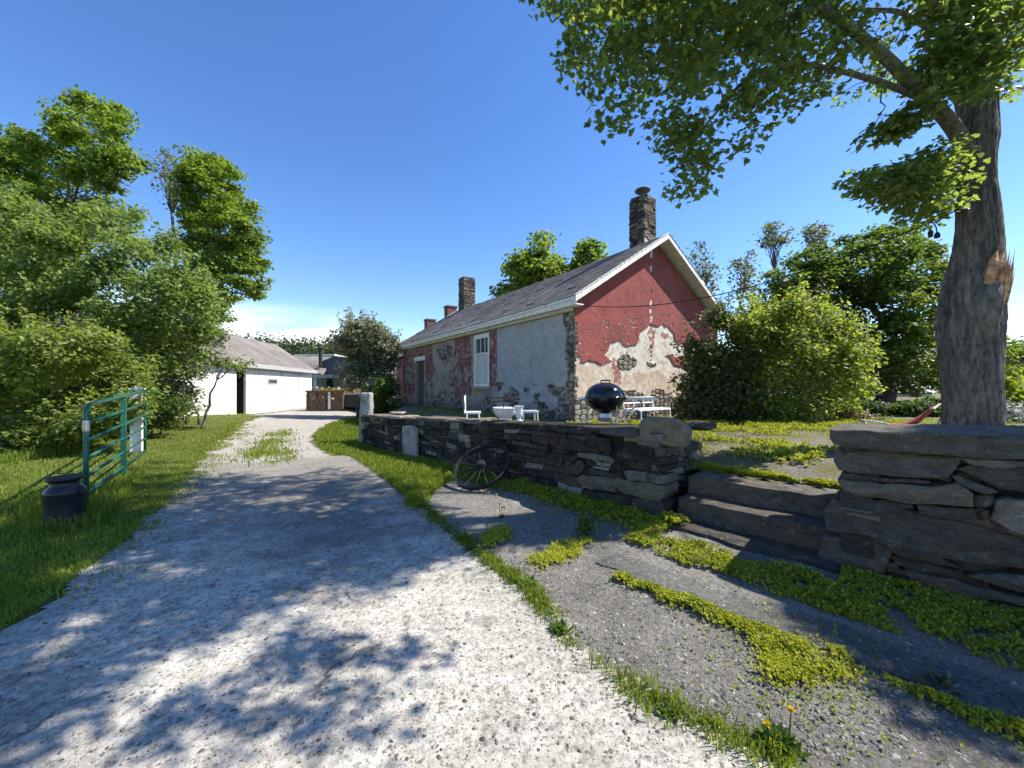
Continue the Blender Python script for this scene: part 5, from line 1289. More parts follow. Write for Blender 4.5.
def plant(name, label, cat, poly, Y, mat, base, tr, seed, n=220, per=60, lsz=.2, crad=.55, cap=2.5, tmpl=LEAF_Q, group=None, trunk_to=.55, limbs=14, bark='bark2', stems=1, clump=.5, flat=.55, up=.6, bare=0, tint_mu=.5, gaps=.3, shoots=0):
    """a tree or shrub: tapered trunk or several stems, limbs, and a crown of many small leaves grown in clumps"""
    rg = np.random.default_rng(seed); o = thing(name, label, cat, tuple(base), group)
    cl_ = outline_clusters(rg, poly, Y, n, cap * .62, edge=crad * (.7 if stems == 1 else .42))
    gq = fbm(cl_[:, 0] / (crad * 2.6), cl_[:, 1] / (crad * 2.6), cl_[:, 2] / (crad * 1.7), seed + 40, 2); gk = gq > np.quantile(gq, gaps * .8); cl_ = cl_[gk]
    bs = np.array(base, float); topz = cl_[:, 2].max(); cx, cy = cl_[:, 0].mean(), cl_[:, 1].mean()
    starts = []
    for s_ in range(stems):
        b = MB()
        a0 = bs + (np.array([*rg.normal(0, .18 * stems ** .5, 2), -.1]) if stems > 1 else np.array([0, 0, -.1]))
        hgt = bs[2] + (topz - bs[2]) * trunk_to; e = np.array([bs[0] * .5 + cx * .5, bs[1] * .4 + cy * .6, hgt]) if stems == 1 else cl_[rg.integers(len(cl_))] * [1, 1, .9]
        pth = limb_path(rg, a0, e, 9, .10); pth[:, 2] = np.linspace(a0[2], e[2], 9) if stems == 1 else pth[:, 2]
        rr_ = tr * np.linspace(1.0, .35, 9); rr_[0] *= 1.35; b.tube(pth, rr_ if stems == 1 else rr_ * .45, 9)
        b.build('trunk' if stems == 1 else 'stem', M[bark], o, smooth=True)
        starts += [(pth[k], rr_[k] * (1 if stems == 1 else .45)) for k in range(2, 9)]
    limbs_done = 0; sel = rg.choice(len(cl_), min(limbs, len(cl_)), replace=False)
    nodes = list(starts); b = MB()
    for k in sel:
        c_ = cl_[k]; best = min(starts, key=lambda q_: np.linalg.norm(q_[0] - c_) + max(0, q_[0][2] - c_[2]) * 1.5)
        pth = limb_path(rg, best[0], c_, 7, .14); r0 = min(best[1] * .6, tr * .45); 
        if stems == 1 and limbs_done < 16: b2 = MB(); b2.tube(pth, r0 * np.linspace(1, .14, 7), 6); b2.build('limb', M[bark], o, smooth=True); limbs_done += 1
        else: b.tube(pth, r0 * np.linspace(1, .14, 7), 6)
        nodes += [(pth[q_], r0 * (1 - q_ / 7)) for q_ in (3, 4, 5, 6)]
    pos = np.array([q_[0] for q_ in nodes])
    for k in range(bare if bare else min(60, n // 4)):
        c_ = cl_[rg.integers(len(cl_))]; j = np.argmin(np.linalg.norm(pos - c_, axis=1)); b.tube(limb_path(rg, pos[j], c_, 5, .2), tr * np.linspace(.09, .03, 5) + .004, 5)
    b.build('twigs', M[bark], o, smooth=True)
    P_, T_, S_, N_ = [], [], [], []
    for c_ in cl_:
        m_ = int(per * rg.uniform(.5, 1.4)); r_ = crad * rg.uniform(.6, 1.35)
        d = rg.normal(size=(m_, 3)); d /= np.linalg.norm(d, axis=1, keepdims=True); rad = r_ * rg.random(m_) ** .45
        off = d * rad[:, None] * np.array([1.15, 1.15, flat]); P_.append(c_ + off)
        T_.append(np.clip(rg.normal(tint_mu, .17, m_) + rg.normal(0, .14), 0, 1)); S_.append(lsz * rg.uniform(.6, 1.3, m_)); N_.append(d * .6)
    zq = np.quantile(cl_[:, 2], .45); tops = cl_[cl_[:, 2] > zq]; sb = MB()
    for k in range(shoots):
        c_ = tops[rg.integers(len(tops))]; dv = np.array([*rg.normal(0, .45, 2), 1.0]) + .5 * (c_ - cl_.mean(0)) / max(1, np.linalg.norm(c_ - cl_.mean(0))); dv /= np.linalg.norm(dv); L_ = crad * rg.uniform(.9, 2.1); m_ = int(16 * L_ / crad)
        sb.tube([c_, c_ + dv * L_ * .5 + rg.normal(0, .03, 3), c_ + dv * L_], [.007, .005, .002], 4)
        f_ = rg.random(m_); P_.append(c_ + dv * (f_ * L_)[:, None] + rg.normal(0, lsz * .45, (m_, 3))); T_.append(np.clip(rg.normal(tint_mu + .15, .15, m_), 0, 1)); S_.append(lsz * rg.uniform(.55, 1.1, m_)); N_.append(rg.normal(0, .4, (m_, 3)))
    if shoots: sb.build('shoots', M[bark], o)
    P_ = np.concatenate(P_); mb = MB(); leaves(mb, tmpl, P_, frames(rg, len(P_), up, np.concatenate(N_)), np.concatenate(S_), np.concatenate(T_))
    mb.build('crown', M[mat], o); return o
gnd = lambda x, y, up_=False: float(up(x, y)) if up_ else float(low(x, y))
def base_at(u, Y, up_=False):
    x = (u - U0) / F * Y; return (x, Y, gnd(x, Y, up_))

# left: tall maples behind the shrubs
plant('maple_tree', 'tallest bright green maple, rising above the grey-green thicket by the drive', 'tree', [(-30, 150), (0, 128), (25, 125), (45, 130), (55, 108), (62, 93), (85, 87), (112, 94), (134, 110), (141, 135), (152, 162), (148, 180), (130, 178), (120, 202), (100, 225), (90, 290), (40, 300), (-40, 290)], 20, 'bright', base_at(62, 20), .38, 1, n=700, per=95, lsz=.20, crad=.58, cap=4.2, limbs=22, flat=.36, tint_mu=.55, gaps=.5)
plant('maple_tree', 'slender green maple just left of the white barn', 'tree', [(185, 141), (204, 137), (212, 148), (222, 152), (232, 166), (246, 176), (258, 196), (273, 234), (267, 252), (272, 272), (262, 300), (244, 308), (232, 322), (205, 330), (175, 320), (172, 285), (176, 250), (184, 232), (178, 205), (172, 180)], 21, 'bright', base_at(215, 21), .3, 2, n=640, per=95, lsz=.19, crad=.52, cap=3.4, limbs=20, flat=.36, gaps=.5, tint_mu=.52)
plant('sparse_tree', 'half bare tree with thin twigs between the two bright maples', 'tree', [(146, 150), (158, 139), (172, 150), (182, 165), (186, 205), (178, 230), (160, 205), (150, 180)], 23, 'grey', base_at(175, 23), .2, 3, n=60, per=10, lsz=.2, crad=.5, cap=1.5, limbs=26, bare=70, trunk_to=.75)
plant('crabapple_tree', 'broad grey-green crabapple thicket along the left of the drive', 'tree', [(-60, 190), (0, 182), (30, 193), (62, 204), (98, 208), (128, 203), (150, 222), (176, 238), (200, 258), (214, 282), (230, 300), (226, 330), (212, 350), (196, 370), (150, 400), (60, 420), (-60, 420)], 12.5, 'dull', base_at(70, 12.5), .22, 4, n=1000, per=95, lsz=.13, crad=.42, cap=3.4, limbs=60, stems=7, bare=170, flat=.7, trunk_to=.6, tint_mu=.6, gaps=.34, shoots=260)
plant('crabapple_tree', 'dusky grey shrub with leaning thin trunk at the near corner of the white barn', 'tree', [(140, 345), (170, 312), (205, 312), (226, 332), (222, 352), (206, 372), (200, 395), (196, 416), (165, 420), (140, 410)], 14.2, 'grey', base_at(200, 14.2), .09, 5, n=170, per=90, lsz=.12, crad=.42, cap=1.5, limbs=26, stems=3, bare=50, tint_mu=.4)
plant('sapling', 'thin leafy branch reaching out in front of the white barn wall', 'sapling', [(206, 362), (222, 352), (240, 350), (254, 360), (252, 376), (238, 378), (222, 372)], 13.5, 'dull', base_at(201, 13.5), .06, 6, n=26, per=22, lsz=.13, crad=.28, cap=.6, limbs=12, bare=12, trunk_to=.7)
plant('bush', 'bright leafy bush right behind the green gate', 'bush', [(-60, 330), (0, 322), (22, 334), (40, 316), (62, 322), (75, 310), (92, 330), (112, 322), (128, 345), (146, 362), (152, 392), (140, 418), (112, 436), (80, 446), (50, 460), (10, 468), (-60, 470)], 9.0, 'mixed', base_at(50, 9.0), .10, 7, n=520, per=85, lsz=.105, crad=.36, cap=1.5, limbs=40, stems=6, bare=90, flat=.6, tint_mu=.5, gaps=.5, shoots=170)
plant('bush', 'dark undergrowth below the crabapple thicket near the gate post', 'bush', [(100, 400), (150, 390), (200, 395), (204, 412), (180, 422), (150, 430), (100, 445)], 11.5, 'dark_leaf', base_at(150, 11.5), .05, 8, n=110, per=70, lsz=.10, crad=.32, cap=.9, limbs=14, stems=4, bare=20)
# centre
plant('lilac_bush', 'tall grey-green shrub between the dumpster and the red house', 'bush', [(334, 350), (342, 328), (352, 321), (364, 319), (376, 321), (390, 330), (399, 342), (400, 368), (392, 388), (386, 404), (368, 408), (352, 394), (340, 378), (333, 362)], 19.5, 'grey', base_at(368, 19.5), .10, 9, n=330, per=90, lsz=.16, crad=.42, cap=1.6, limbs=30, stems=5, bare=40, flat=.8, tint_mu=.74, gaps=.5, shoots=90)
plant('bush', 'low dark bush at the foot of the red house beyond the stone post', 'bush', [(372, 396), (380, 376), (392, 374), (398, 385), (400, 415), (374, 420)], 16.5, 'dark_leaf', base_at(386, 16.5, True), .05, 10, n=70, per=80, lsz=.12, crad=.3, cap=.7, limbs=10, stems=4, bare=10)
plant('maple_tree', 'green maple rising behind the roof of the red house', 'tree', [(488, 300), (492, 290), (503, 276), (508, 256), (528, 240), (540, 231), (552, 236), (558, 252), (564, 264), (574, 262), (572, 246), (586, 238), (600, 240), (612, 248), (614, 262), (625, 300)], 30, 'bright', base_at(548, 30, True), .4, 11, n=260, per=80, lsz=.36, crad=.8, cap=4, limbs=18, flat=.7, tint_mu=.5)
# right
SPG = 'thin half bare trees beyond the red house'
for k, (pl_, u_, Y_, lb) in enumerate([
    ([(686, 262), (694, 242), (706, 240), (716, 256), (722, 280), (716, 310), (700, 310), (690, 290)], 704, 26, 'thin half bare tree just right of the gable peak'),
    ([(724, 268), (738, 250), (752, 248), (762, 262), (760, 290), (745, 312), (732, 300)], 744, 27, 'thin half bare tree second from the gable'),
    ([(752, 236), (768, 220), (784, 219), (795, 228), (790, 246), (776, 256), (760, 250)], 775, 29, 'thin half bare tree rising highest left of the big dark maple'),
    ([(800, 232), (812, 220), (824, 220), (832, 232), (826, 248), (806, 250)], 816, 31, 'thin bare treetop showing over the big dark maple')]):
    plant('sparse_tree', lb, 'tree', pl_, Y_, 'grey', base_at(u_, Y_, True), .14, 20 + k, n=70, per=13, lsz=.24, crad=.5, cap=1.5, limbs=30, bare=80, trunk_to=.72, group=SPG)
plant('maple_tree', 'big dense dark green maple on the lawn behind the yellow-green bush', 'tree', [(748, 320), (752, 296), (762, 274), (774, 260), (792, 247), (812, 238), (830, 236), (846, 228), (858, 232), (872, 226), (892, 221), (908, 223), (922, 226), (934, 236), (946, 250), (956, 285), (958, 330), (960, 385), (950, 404), (935, 396), (912, 400), (890, 396), (872, 398), (850, 404), (815, 408), (770, 412), (748, 370)], 20, 'dark_leaf', base_at(883, 20, True), .34, 30, n=800, per=85, lsz=.23, crad=.62, cap=4.5, limbs=34, flat=.42, trunk_to=.6, up=1.0, tint_mu=.66)
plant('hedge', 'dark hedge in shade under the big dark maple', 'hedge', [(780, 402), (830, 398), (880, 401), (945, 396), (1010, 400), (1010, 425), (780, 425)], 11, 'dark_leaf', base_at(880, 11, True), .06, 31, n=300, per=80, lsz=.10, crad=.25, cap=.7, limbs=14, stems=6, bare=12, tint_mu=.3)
plant('bush', 'yellow-green arching bush standing right of the red gable', 'bush', [(732, 345), (746, 312), (758, 298), (772, 303), (782, 296), (798, 291), (806, 299), (822, 300), (834, 312), (850, 314), (862, 330), (874, 352), (872, 376), (862, 396), (850, 420), (836, 436), (785, 440), (750, 432), (735, 390)], 9.4, 'mixed', base_at(800, 9.4, True), .06, 32, n=420, per=80, lsz=.105, crad=.34, cap=1.35, limbs=46, stems=8, bare=80, flat=.75, tint_mu=.5, gaps=.55, shoots=200)
plant('lilac_bush', 'dark lilac with dry brownish flower heads against the red gable', 'bush', [(683, 340), (692, 322), (706, 314), (722, 311), (742, 318), (756, 340), (766, 380), (774, 440), (720, 442), (690, 438), (677, 412), (681, 372)], 9.6, 'lilac', base_at(728, 9.6, True), .06, 33, n=330, per=85, lsz=.10, crad=.32, cap=1.3, limbs=36, stems=7, bare=60, flat=.8, tint_mu=.42, gaps=.4, shoots=110)
plant('bush', 'light green shrub standing to the right of the old maple trunk', 'bush', [(996, 345), (1006, 332), (1016, 350), (1014, 385), (1040, 384), (1080, 390), (1080, 432), (1000, 432), (996, 390)], 12.5, 'forsythia', base_at(1030, 12.5, True), .05, 34, n=150, per=70, lsz=.13, crad=.38, cap=1.0, limbs=16, stems=5, bare=16)
plant('flower_bush', 'low bush with white blossom at the foot of the maple trunk', 'bush', [(1000, 412), (1012, 402), (1030, 406), (1060, 410), (1060, 436), (1000, 436)], 9.0, 'whitefl', base_at(1020, 9.0, True), .03, 35, n=60, per=70, lsz=.07, crad=.22, cap=.5, limbs=10, stems=4, bare=8)
plant('flower_bush', 'low bush with pinkish blossom between the yellow-green bush and the hammock', 'bush', [(842, 420), (852, 410), (872, 412), (888, 418), (886, 434), (845, 436)], 9.8, 'pink', base_at(862, 9.8, True), .03, 36, n=60, per=60, lsz=.075, crad=.2, cap=.5, limbs=10, stems=4, bare=8)
plant('tree', 'blue-green wooded trees in the far distance beyond the maple trunk', 'tree', [(990, 360), (1010, 345), (1026, 336), (1060, 332), (1120, 335), (1120, 410), (990, 410)], 60, 'far', base_at(1050, 60, True), .4, 37, n=200, per=60, lsz=.75, crad=1.9, cap=7, limbs=12)
# far wood along the horizon (one mass)
rg = np.random.default_rng(70); P_ = []
for k in range(1500):
    a_ = rg.uniform(-1.25, 1.25); d_ = rg.uniform(85, 120); x_, y_ = d_ * math.tan(a_) if abs(a_) < .9 else d_ * math.tan(.9) * np.sign(a_) * (1 + (abs(a_) - .9) * 2), d_
    hh = 6.5 + 4.5 * fbm(x_ * .03, 0, 0, 71) + (3 if x_ < 0 else 0); P_.append((x_, y_, rg.uniform(0, 1) ** .7 * hh))
for k in range(700):
    d_ = rg.uniform(92, 112); x_ = rg.uniform(-78, -36) * d_ / 100; P_.append((x_, d_, rg.uniform(.25, 1) * (9.5 + 4 * fbm(x_ * .09, 0, 0, 72))))
P_ = np.array(P_); mb = MB(); c_ = np.repeat(P_, 70, 0) + rg.normal(0, 1, (len(P_) * 70, 3)) * [1.9, 1.9, 1.2]
leaves(mb, LEAF_Q, c_, frames(rg, len(c_), .6), rg.uniform(.45, .95, len(c_)), np.clip(rg.normal(.5, .2, len(c_)), 0, 1))
fo = mb.build('far_wood', M['far']); tag(fo, 'distant line of green trees along the horizon', 'trees', kind='stuff')
# branches heaped in the dumpster
b = MB(); rg = np.random.default_rng(77); n = 900
c_ = np.stack([rg.uniform(x0_ + .1, x1_ - .1, n), rg.uniform(dY - .05, dY + 4.5, n), rg.uniform(1.05, 1.42, n)], -1)
m_ = c_[:, 1] < dY + .12; c_[m_, 2] -= rg.random(m_.sum()) * .5; c_[m_, 1] = dY - .12
leaves(b, LEAF_L, c_, frames(rg, n, .4), rg.uniform(.12, .3, n), rg.random(n)); 
for k in range(26):
    a = np.array([rg.uniform(x0_ + .2, x1_ - .2), dY + rg.uniform(.2, 3), 1.15]); b.tube([a, a + [rg.uniform(-.5, .5), rg.uniform(-.6, .3), rg.uniform(.1, .4)]], .015, 5)
tag(b.build('brush_pile', leafmat('dry_leaf', [(0, (.12, .10, .03)), (.5, (.24, .21, .07)), (1, (.36, .30, .13))], .2)), 'heap of cut yellowing branches in the rusty dumpster', 'brush pile')

# ------------------------------------------------------------------ the big maple at right
TY = 4.95
mt = thing('maple_tree', 'thick old maple trunk with a torn broken limb, leaning over the right wall', 'tree', tuple(at(973, 452, TY)))
prof = [(973, 470, 38), (973, 452, 35), (972, 425, 31.5), (971, 390, 31), (970, 355, 33), (970, 325, 34), (972, 295, 33), (976, 270, 29.5), (978, 245, 26), (978, 215, 23), (977, 185, 21), (976, 160, 21), (977, 138, 23), (980, 118, 19), (982, 95, 16.5), (984, 70, 15.5), (986, 40, 14), (989, 0, 13), (993, -60, 12), (992, -140, 10), (985, -230, 7.5), (975, -330, 5)]
pu = np.array(prof, float); tt = np.linspace(0, len(pu) - 1, 240); pf = np.stack([np.interp(tt, np.arange(len(pu)), pu[:, k]) for k in range(3)], -1)
for _ in range(2): pf[1:-1] = (pf[:-2] + 2 * pf[1:-1] + pf[2:]) / 4
pts = np.stack([at(u_, v_, TY) for u_, v_, _ in pf]); rad = pf[:, 2] * TY / F * .66
def barkdisp(a, i):
    z = pts[i][2]; aa = a + z * .35
    rid = np.abs(fbm(np.cos(aa) * 8 + 20, np.sin(aa) * 8 + 20, z * 1.3, 5, 2) - .5) * 2
    return 1 + .13 * (rid - .35) + .06 * (fbm(np.cos(a) * 1.5 + 5, np.sin(a) * 1.5, z * 1.4, 6, 3) - .5) * 2 + .04 * (vnoise(np.cos(aa) * 17, np.sin(aa) * 17, z * 4, 8) - .5)
b = MB(); b.tube(pts, rad, 128, disp=barkdisp)
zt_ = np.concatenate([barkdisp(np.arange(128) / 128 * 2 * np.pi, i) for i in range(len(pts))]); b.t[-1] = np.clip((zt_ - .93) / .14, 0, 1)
trunk = b.build('trunk', M['bark'], mt, smooth=True)
LB = []
def limb(uvY, r0, r1, n=40):
    q = np.array([at(*p_) for p_ in uvY]); t = np.linspace(0, len(q) - 1, n); q = np.stack([np.interp(t, np.arange(len(q)), q[:, k]) for k in range(3)], -1)
    for _ in range(4): q[1:-1] = (q[:-2] + 2 * q[1:-1] + q[2:]) / 4
    r_ = np.linspace(r0, r1, n) * .55; b = MB(); b.tube(q, r_, 18, disp=lambda a, i: 1 + .10 * (fbm(np.cos(a) * 2, np.sin(a) * 2, i * .2, 9, 3) - .5)); LB.append((q, r_)); b.build('limb', M['bark'], mt, smooth=True); return q
limb([(976, 165, 4.95), (962, 140, 4.9), (944, 114, 4.8), (925, 101, 4.7), (892, 62, 4.5), (860, 36, 4.35), (820, 5, 4.3), (770, -30, 4.4), (700, -60, 4.7)], .17, .05)
limb([(976, 150, 4.98), (966, 118, 5.05), (957, 80, 5.2), (948, 40, 5.4), (940, 0, 5.6), (925, -60, 6.0), (900, -130, 6.3)], .16, .06)
limb([(925, 100, 4.7), (890, 85, 4.6), (840, 70, 4.5), (790, 62, 4.4), (745, 78, 4.3), (720, 108, 4.25), (700, 132, 4.2), (680, 160, 4.2)], .07, .012)
limb([(820, 8, 4.35), (760, 20, 4.3), (700, 28, 4.3), (650, 40, 4.35), (610, 60, 4.4)], .05, .012)
limb([(948, 40, 5.4), (900, 10, 6.0), (830, 10, 6.6), (760, 40, 7.0), (690, 60, 7.3)], .08, .015)
limb([(958, 196, 4.95), (945, 190, 4.9), (925, 188, 4.85), (895, 186, 4.7), (868, 186, 4.65)], .025, .008)
limb([(989, 0, 4.95), (1000, -60, 4.7), (1000, -160, 4.2), (980, -330, 3.6)], .11, .03)
limb([(770, -30, 4.4), (690, -130, 4.2), (640, -210, 4.0)], .05, .015)
limb([(993, -60, 4.95), (930, -200, 5.3), (840, -300, 5.8), (740, -420, 6.0)], .09, .03)
limb([(960, -100, 5.4), (900, -160, 6.3), (800, -180, 7.4), (700, -190, 8.2)], .07, .02)
# stub of the broken limb: barky collar, then torn wood
st_ = [at(974, 358, TY - .10), at(984, 325, TY - .2), at(988, 300, TY - .23), at(990, 285, TY - .24)]
b = MB(); b.tube(st_, [.08, .125, .13, .12], 40, disp=lambda a, i: 1 + .12 * (fbm(np.cos(a) * 3, np.sin(a) * 3, i * 1.0, 10, 4) - .5))
b.build('broken_stub', M['bark'], mt, smooth=True)
b = MB(); rg = np.random.default_rng(12); c0 = at(993, 288, TY - .24)
for k in range(150):
    a_ = rg.uniform(0, 6.28); r_ = .115 * math.sqrt(rg.random()); p_ = c0 + np.array([r_ * math.cos(a_), r_ * math.sin(a_), -.05 - .16 * rg.random()])
    lean_ = .5 + .5 * math.cos(a_); hh = .10 + rg.random() * .14 + .20 * (1 if -.06 < p_[0] - c0[0] < .10 else .3) * rg.random()
    if rg.random() < .16: hh += .18
    tip = p_ + np.array([.10 * hh * 2 + rg.normal(0, .015), rg.normal(0, .02), hh]); 
    w_ = rg.uniform(.008, .022); b.tube([p_, p_ * .45 + tip * .55, tip], [w_, w_ * .8, .001], 5)
b.tube([c0 + [.03, 0, .1], c0 + [.06, 0, .3], c0 + [.15, 0, .50]], [.045, .05, .004], 6); b.tube([c0 + [-.03, 0, .05], c0 + [.0, 0, .32], c0 + [.05, 0, .46]], [.06, .05, .006], 6); b.tube([c0 + [0, 0, -.06], c0 + [0, 0, .08]], [.07, .07], 14)
b.build('torn_wood', M['torn'], mt)

SIL = [(520, -30), (528, 0), (548, 8), (560, 6), (576, 18), (575, 40), (566, 62), (570, 92), (590, 96), (602, 104), (606, 122), (616, 137), (628, 128), (638, 106), (656, 100), (666, 104), (658, 134), (654, 158), (668, 176), (680, 203), (696, 188), (712, 172), (704, 158), (692, 140), (704, 130), (722, 132), (734, 148), (750, 142), (756, 124), (768, 110), (796, 113), (812, 92), (828, 92), (833, 110), (848, 104), (860, 96), (880, 98), (896, 84), (912, 100), (905, 118), (880, 124), (873, 140), (892, 132), (914, 118), (930, 112), (950, 98), (972, 92), (992, 96), (1008, 95), (1014, 66), (1030, 40), (1060, 20), (1060, -30)]
GAP = [[(694, 96), (700, 72), (724, 70), (740, 92), (722, 118), (704, 118)], [(596, 78), (600, 62), (616, 70), (614, 90)], [(650, 80), (664, 76), (672, 92), (658, 96)], [(912, 82), (906, 60), (920, 62), (928, 88)], [(962, 105), (968, 80), (976, 95), (972, 118)], [(1000, 0), (1030, 0), (1030, 22), (1012, 26)]]
SPRAY = [(846, 178), (862, 172), (880, 172), (896, 166), (918, 156), (938, 140), (948, 136), (956, 158), (957, 185), (950, 198), (944, 212), (926, 222), (905, 220), (888, 210), (880, 196), (862, 188)]
SHADE = [(-60, 470), (60, 478), (180, 468), (200, 474), (260, 468), (330, 466), (400, 492), (440, 520), (472, 545), (448, 556), (400, 572), (360, 592), (330, 606), (250, 620), (180, 652), (120, 690), (0, 768), (-200, 768)]
BLOBS = [[(300, 655), (330, 640), (360, 648), (385, 625), (405, 640), (440, 650), (420, 664), (380, 668), (340, 690)], [(210, 730), (300, 708), (350, 700), (460, 700), (452, 720), (400, 735), (360, 768), (300, 768)], [(145, 722), (190, 700), (225, 702), (200, 728)], [(870, 692), (915, 702), (960, 715), (1010, 745), (990, 758), (930, 735)], [(268, 650), (300, 640), (316, 655), (290, 668)]]
LAWN = [(-200, 560), (0, 540), (40, 500), (130, 468), (200, 448), (200, 466), (130, 540), (0, 630), (-200, 690)]
def shadow_px(P):
    z0 = 0.05; k = (P[:, 2] - z0) / SUNV[2]; S = P - SUNV * k[:, None]
    return S, np.where((S[:, 1] > .6)[:, None], px(np.where((S[:, 1] > .6)[:, None], S, [0, 1, 0])), -9999)
def shadow_ok(P, rg, loose=.03):
    S, q = shadow_px(P); ok = inpoly(q, SHADE) | (S[:, 0] + S[:, 1] > 5.9) | inpoly(q, LAWN)
    for bl_ in BLOBS: ok |= inpoly(q, bl_)
    return ok | (rg.random(len(P)) < loose)
def lit_ok(P):
    k = (P[:, 2] - .7) / SUNV[2]; S = P - SUNV * k[:, None]; q = px(np.where((S[:, 1] > .6)[:, None], S, [-50, 1, 0]))
    k1 = (P[:, 2] - .35) / SUNV[2]; S1 = P - SUNV * k1[:, None]; q1 = px(np.where((S1[:, 1] > .6)[:, None], S1, [-50, 1, 0]))
    sunny = lambda q: (q[:, 0] > 655) & (q[:, 0] < 870) & (q[:, 1] > 418) & (q[:, 1] < 545)
    return ~(sunny(q) | sunny(q1))
rg = np.random.default_rng(33); SP = []
# sprigs seen in the frame
n_ = 9000; p = rg.uniform((520, -30), (1060, 205), (n_, 2)); ok = inpoly(p, SIL)
for g_ in GAP: ok &= ~inpoly(p + rg.normal(0, 4, p.shape), g_)
ok &= fbm(p[:, 0] / 24, p[:, 1] / 12, 0, 90, 3) > .45 + .10 * ((p[:, 1] > 92) & (p[:, 0] < 770)) * (rg.random(len(p)) < .8)
ok &= (p[:, 1] < 100) | (p[:, 0] > 770) | (rg.random(len(p)) < .55)
p = p[ok]; 
yy = np.where(rg.random(len(p)) < .6, rg.uniform(3.9, 5.3, len(p)), rg.uniform(5.0, 7.6, len(p)))
low_ = p[:, 1] > 95; yy = np.where(low_ & (p[:, 0] < 760), rg.uniform(3.95, 4.5, len(p)), yy); yy = np.where((p[:, 0] > 930) & low_, rg.uniform(4.5, 4.9, len(p)), yy)
Pp = np.stack([(p[:, 0] - U0) / F * yy, yy, H + (V0 - p[:, 1]) / F * yy], -1)
Pp = Pp[shadow_ok(Pp, rg, .10) & (lit_ok(Pp) | (rg.random(len(Pp)) < .12))]; Pp = Pp[:700]; SP.append(Pp)
p = rg.uniform((846, 136), (957, 222), (900, 2)); p = p[inpoly(p, SPRAY)][:120]; yy = rg.uniform(4.4, 5.2, len(p)); SP.append(np.stack([(p[:, 0] - U0) / F * yy, yy, H + (V0 - p[:, 1]) / F * yy], -1))
p = rg.uniform((873, 100), (925, 142), (60, 2)); p = p[inpoly(p, [(873, 140), (880, 120), (905, 112), (925, 112), (912, 124), (890, 136)])]; yy = np.full(len(p), 4.6); SP.append(np.stack([(p[:, 0] - U0) / F * yy, yy, H + (V0 - p[:, 1]) / F * yy], -1))
n_in = sum(len(s_) for s_ in SP)
p = rg.uniform((925, -25), (1030, 95), (420, 2)); p = p[inpoly(p, SIL)][:190]; yy = rg.uniform(4.2, 4.75, len(p)); SP.append(np.stack([(p[:, 0] - U0) / F * yy, yy, H + (V0 - p[:, 1]) / F * yy], -1))
# the rest of the crown, above the frame: dense over its shade, with gaps
def upper(poly, n, zlo, zhi, gap=.36):
    poly = np.asarray(poly, float); lo, hi = poly.min(0), poly.max(0); out = []
    Ppoly = np.array([gz(*q_)[:2] for q_ in poly]); l2, h2 = Ppoly.min(0), Ppoly.max(0)
    S = rg.uniform(l2, h2, (n * 14, 2)); S = S[inpoly(S, Ppoly)]
    S = S[vnoise(S[:, 0] * 2.1, S[:, 1] * 3.0, 0, 95) > gap]
    z = rg.uniform(zlo, zhi, len(S)); P = np.c_[S, np.full(len(S), .05)] + SUNV * ((z - .05) / SUNV[2])[:, None]
    q = px(np.where((P[:, 1] > .3)[:, None], P, [9, 1, 1])); mg = 18 + .22 * F / np.maximum(P[:, 1], .3); inside = (P[:, 1] > .3) & (q[:, 0] > -mg) & (q[:, 0] < 1024 + mg) & (q[:, 1] > -mg) & (q[:, 1] < 780)
    d = np.hypot(P[:, 0] - 4.2, (P[:, 1] - 5.0)); P = P[(~inside) & lit_ok(P) & (d < 6.4) & (P[:, 2] < 11.5)]; return P[:n]
SP.append(upper(SHADE, 1000, 5.0, 9.5, .28)); SP.append(upper(LAWN, 320, 7.5, 11.5, .42))
for bl_ in BLOBS: SP.append(upper(bl_, 8, 4.2, 6.6, .2))
SP.append(upper([(728, 603), (744, 562), (800, 575), (900, 600), (1024, 640), (1060, 700), (1060, 758), (1016, 737), (880, 675)], 300, 4.5, 8.5, .1))  # unseen extra sprigs, added to put the long slabs in shade
# crown above the terrace
P = np.stack([rg.uniform(3.5, 9.5, 900), rg.uniform(3.0, 9, 900), rg.uniform(6.5, 11, 900)], -1); q = px(P); P = P[(q[:, 1] < -12)]; P = P[shadow_ok(P, rg, .0) & lit_ok(P)][:260]; SP.append(P)
SPa = np.concatenate(SP)
nodes = np.concatenate([q_[::3] for q_, _ in LB] + [pts[-60::4]]); 
b = MB(); order = np.argsort(np.min(np.linalg.norm(SPa[:, None] - nodes[None], axis=2), axis=1)); net = list(nodes); 
for k in order[::4]:
    c_ = SPa[k]; N_ = np.array(net); j = np.argmin(np.linalg.norm(N_ - c_, axis=1)); L_ = np.linalg.norm(N_[j] - c_)
    pth = limb_path(rg, N_[j], c_, 6, .5); b.tube(pth, np.linspace(.006 + .009 * min(L_, 1.6), .004, 6), 5); net += [pth[3], pth[5]]
b.build('branches', M['bark'], mt, smooth=True)
mb = MB(); P_, S_, T_, B_ = [], [], [], []
for k, c_ in enumerate(SPa):
    m_ = rg.integers(13, 24); d = rg.normal(size=(m_, 3)); d /= np.linalg.norm(d, axis=1, keepdims=True)
    P_.append(c_ + d * (.21 * rg.random(m_) ** .5)[:, None] * [1.25, 1.25, .42] + [0, 0, -.02]); S_.append(rg.uniform(.05, .10, m_)); T_.append(np.clip(rg.normal(.5, .18, m_) + rg.normal(0, .1), 0, 1)); B_.append(d * .35)
P_ = np.concatenate(P_); leaves(mb, LEAF_M, P_, frames(rg, len(P_), .75, np.concatenate(B_)), np.concatenate(S_), np.concatenate(T_))
mb.build('crown', M['maple'], mt)
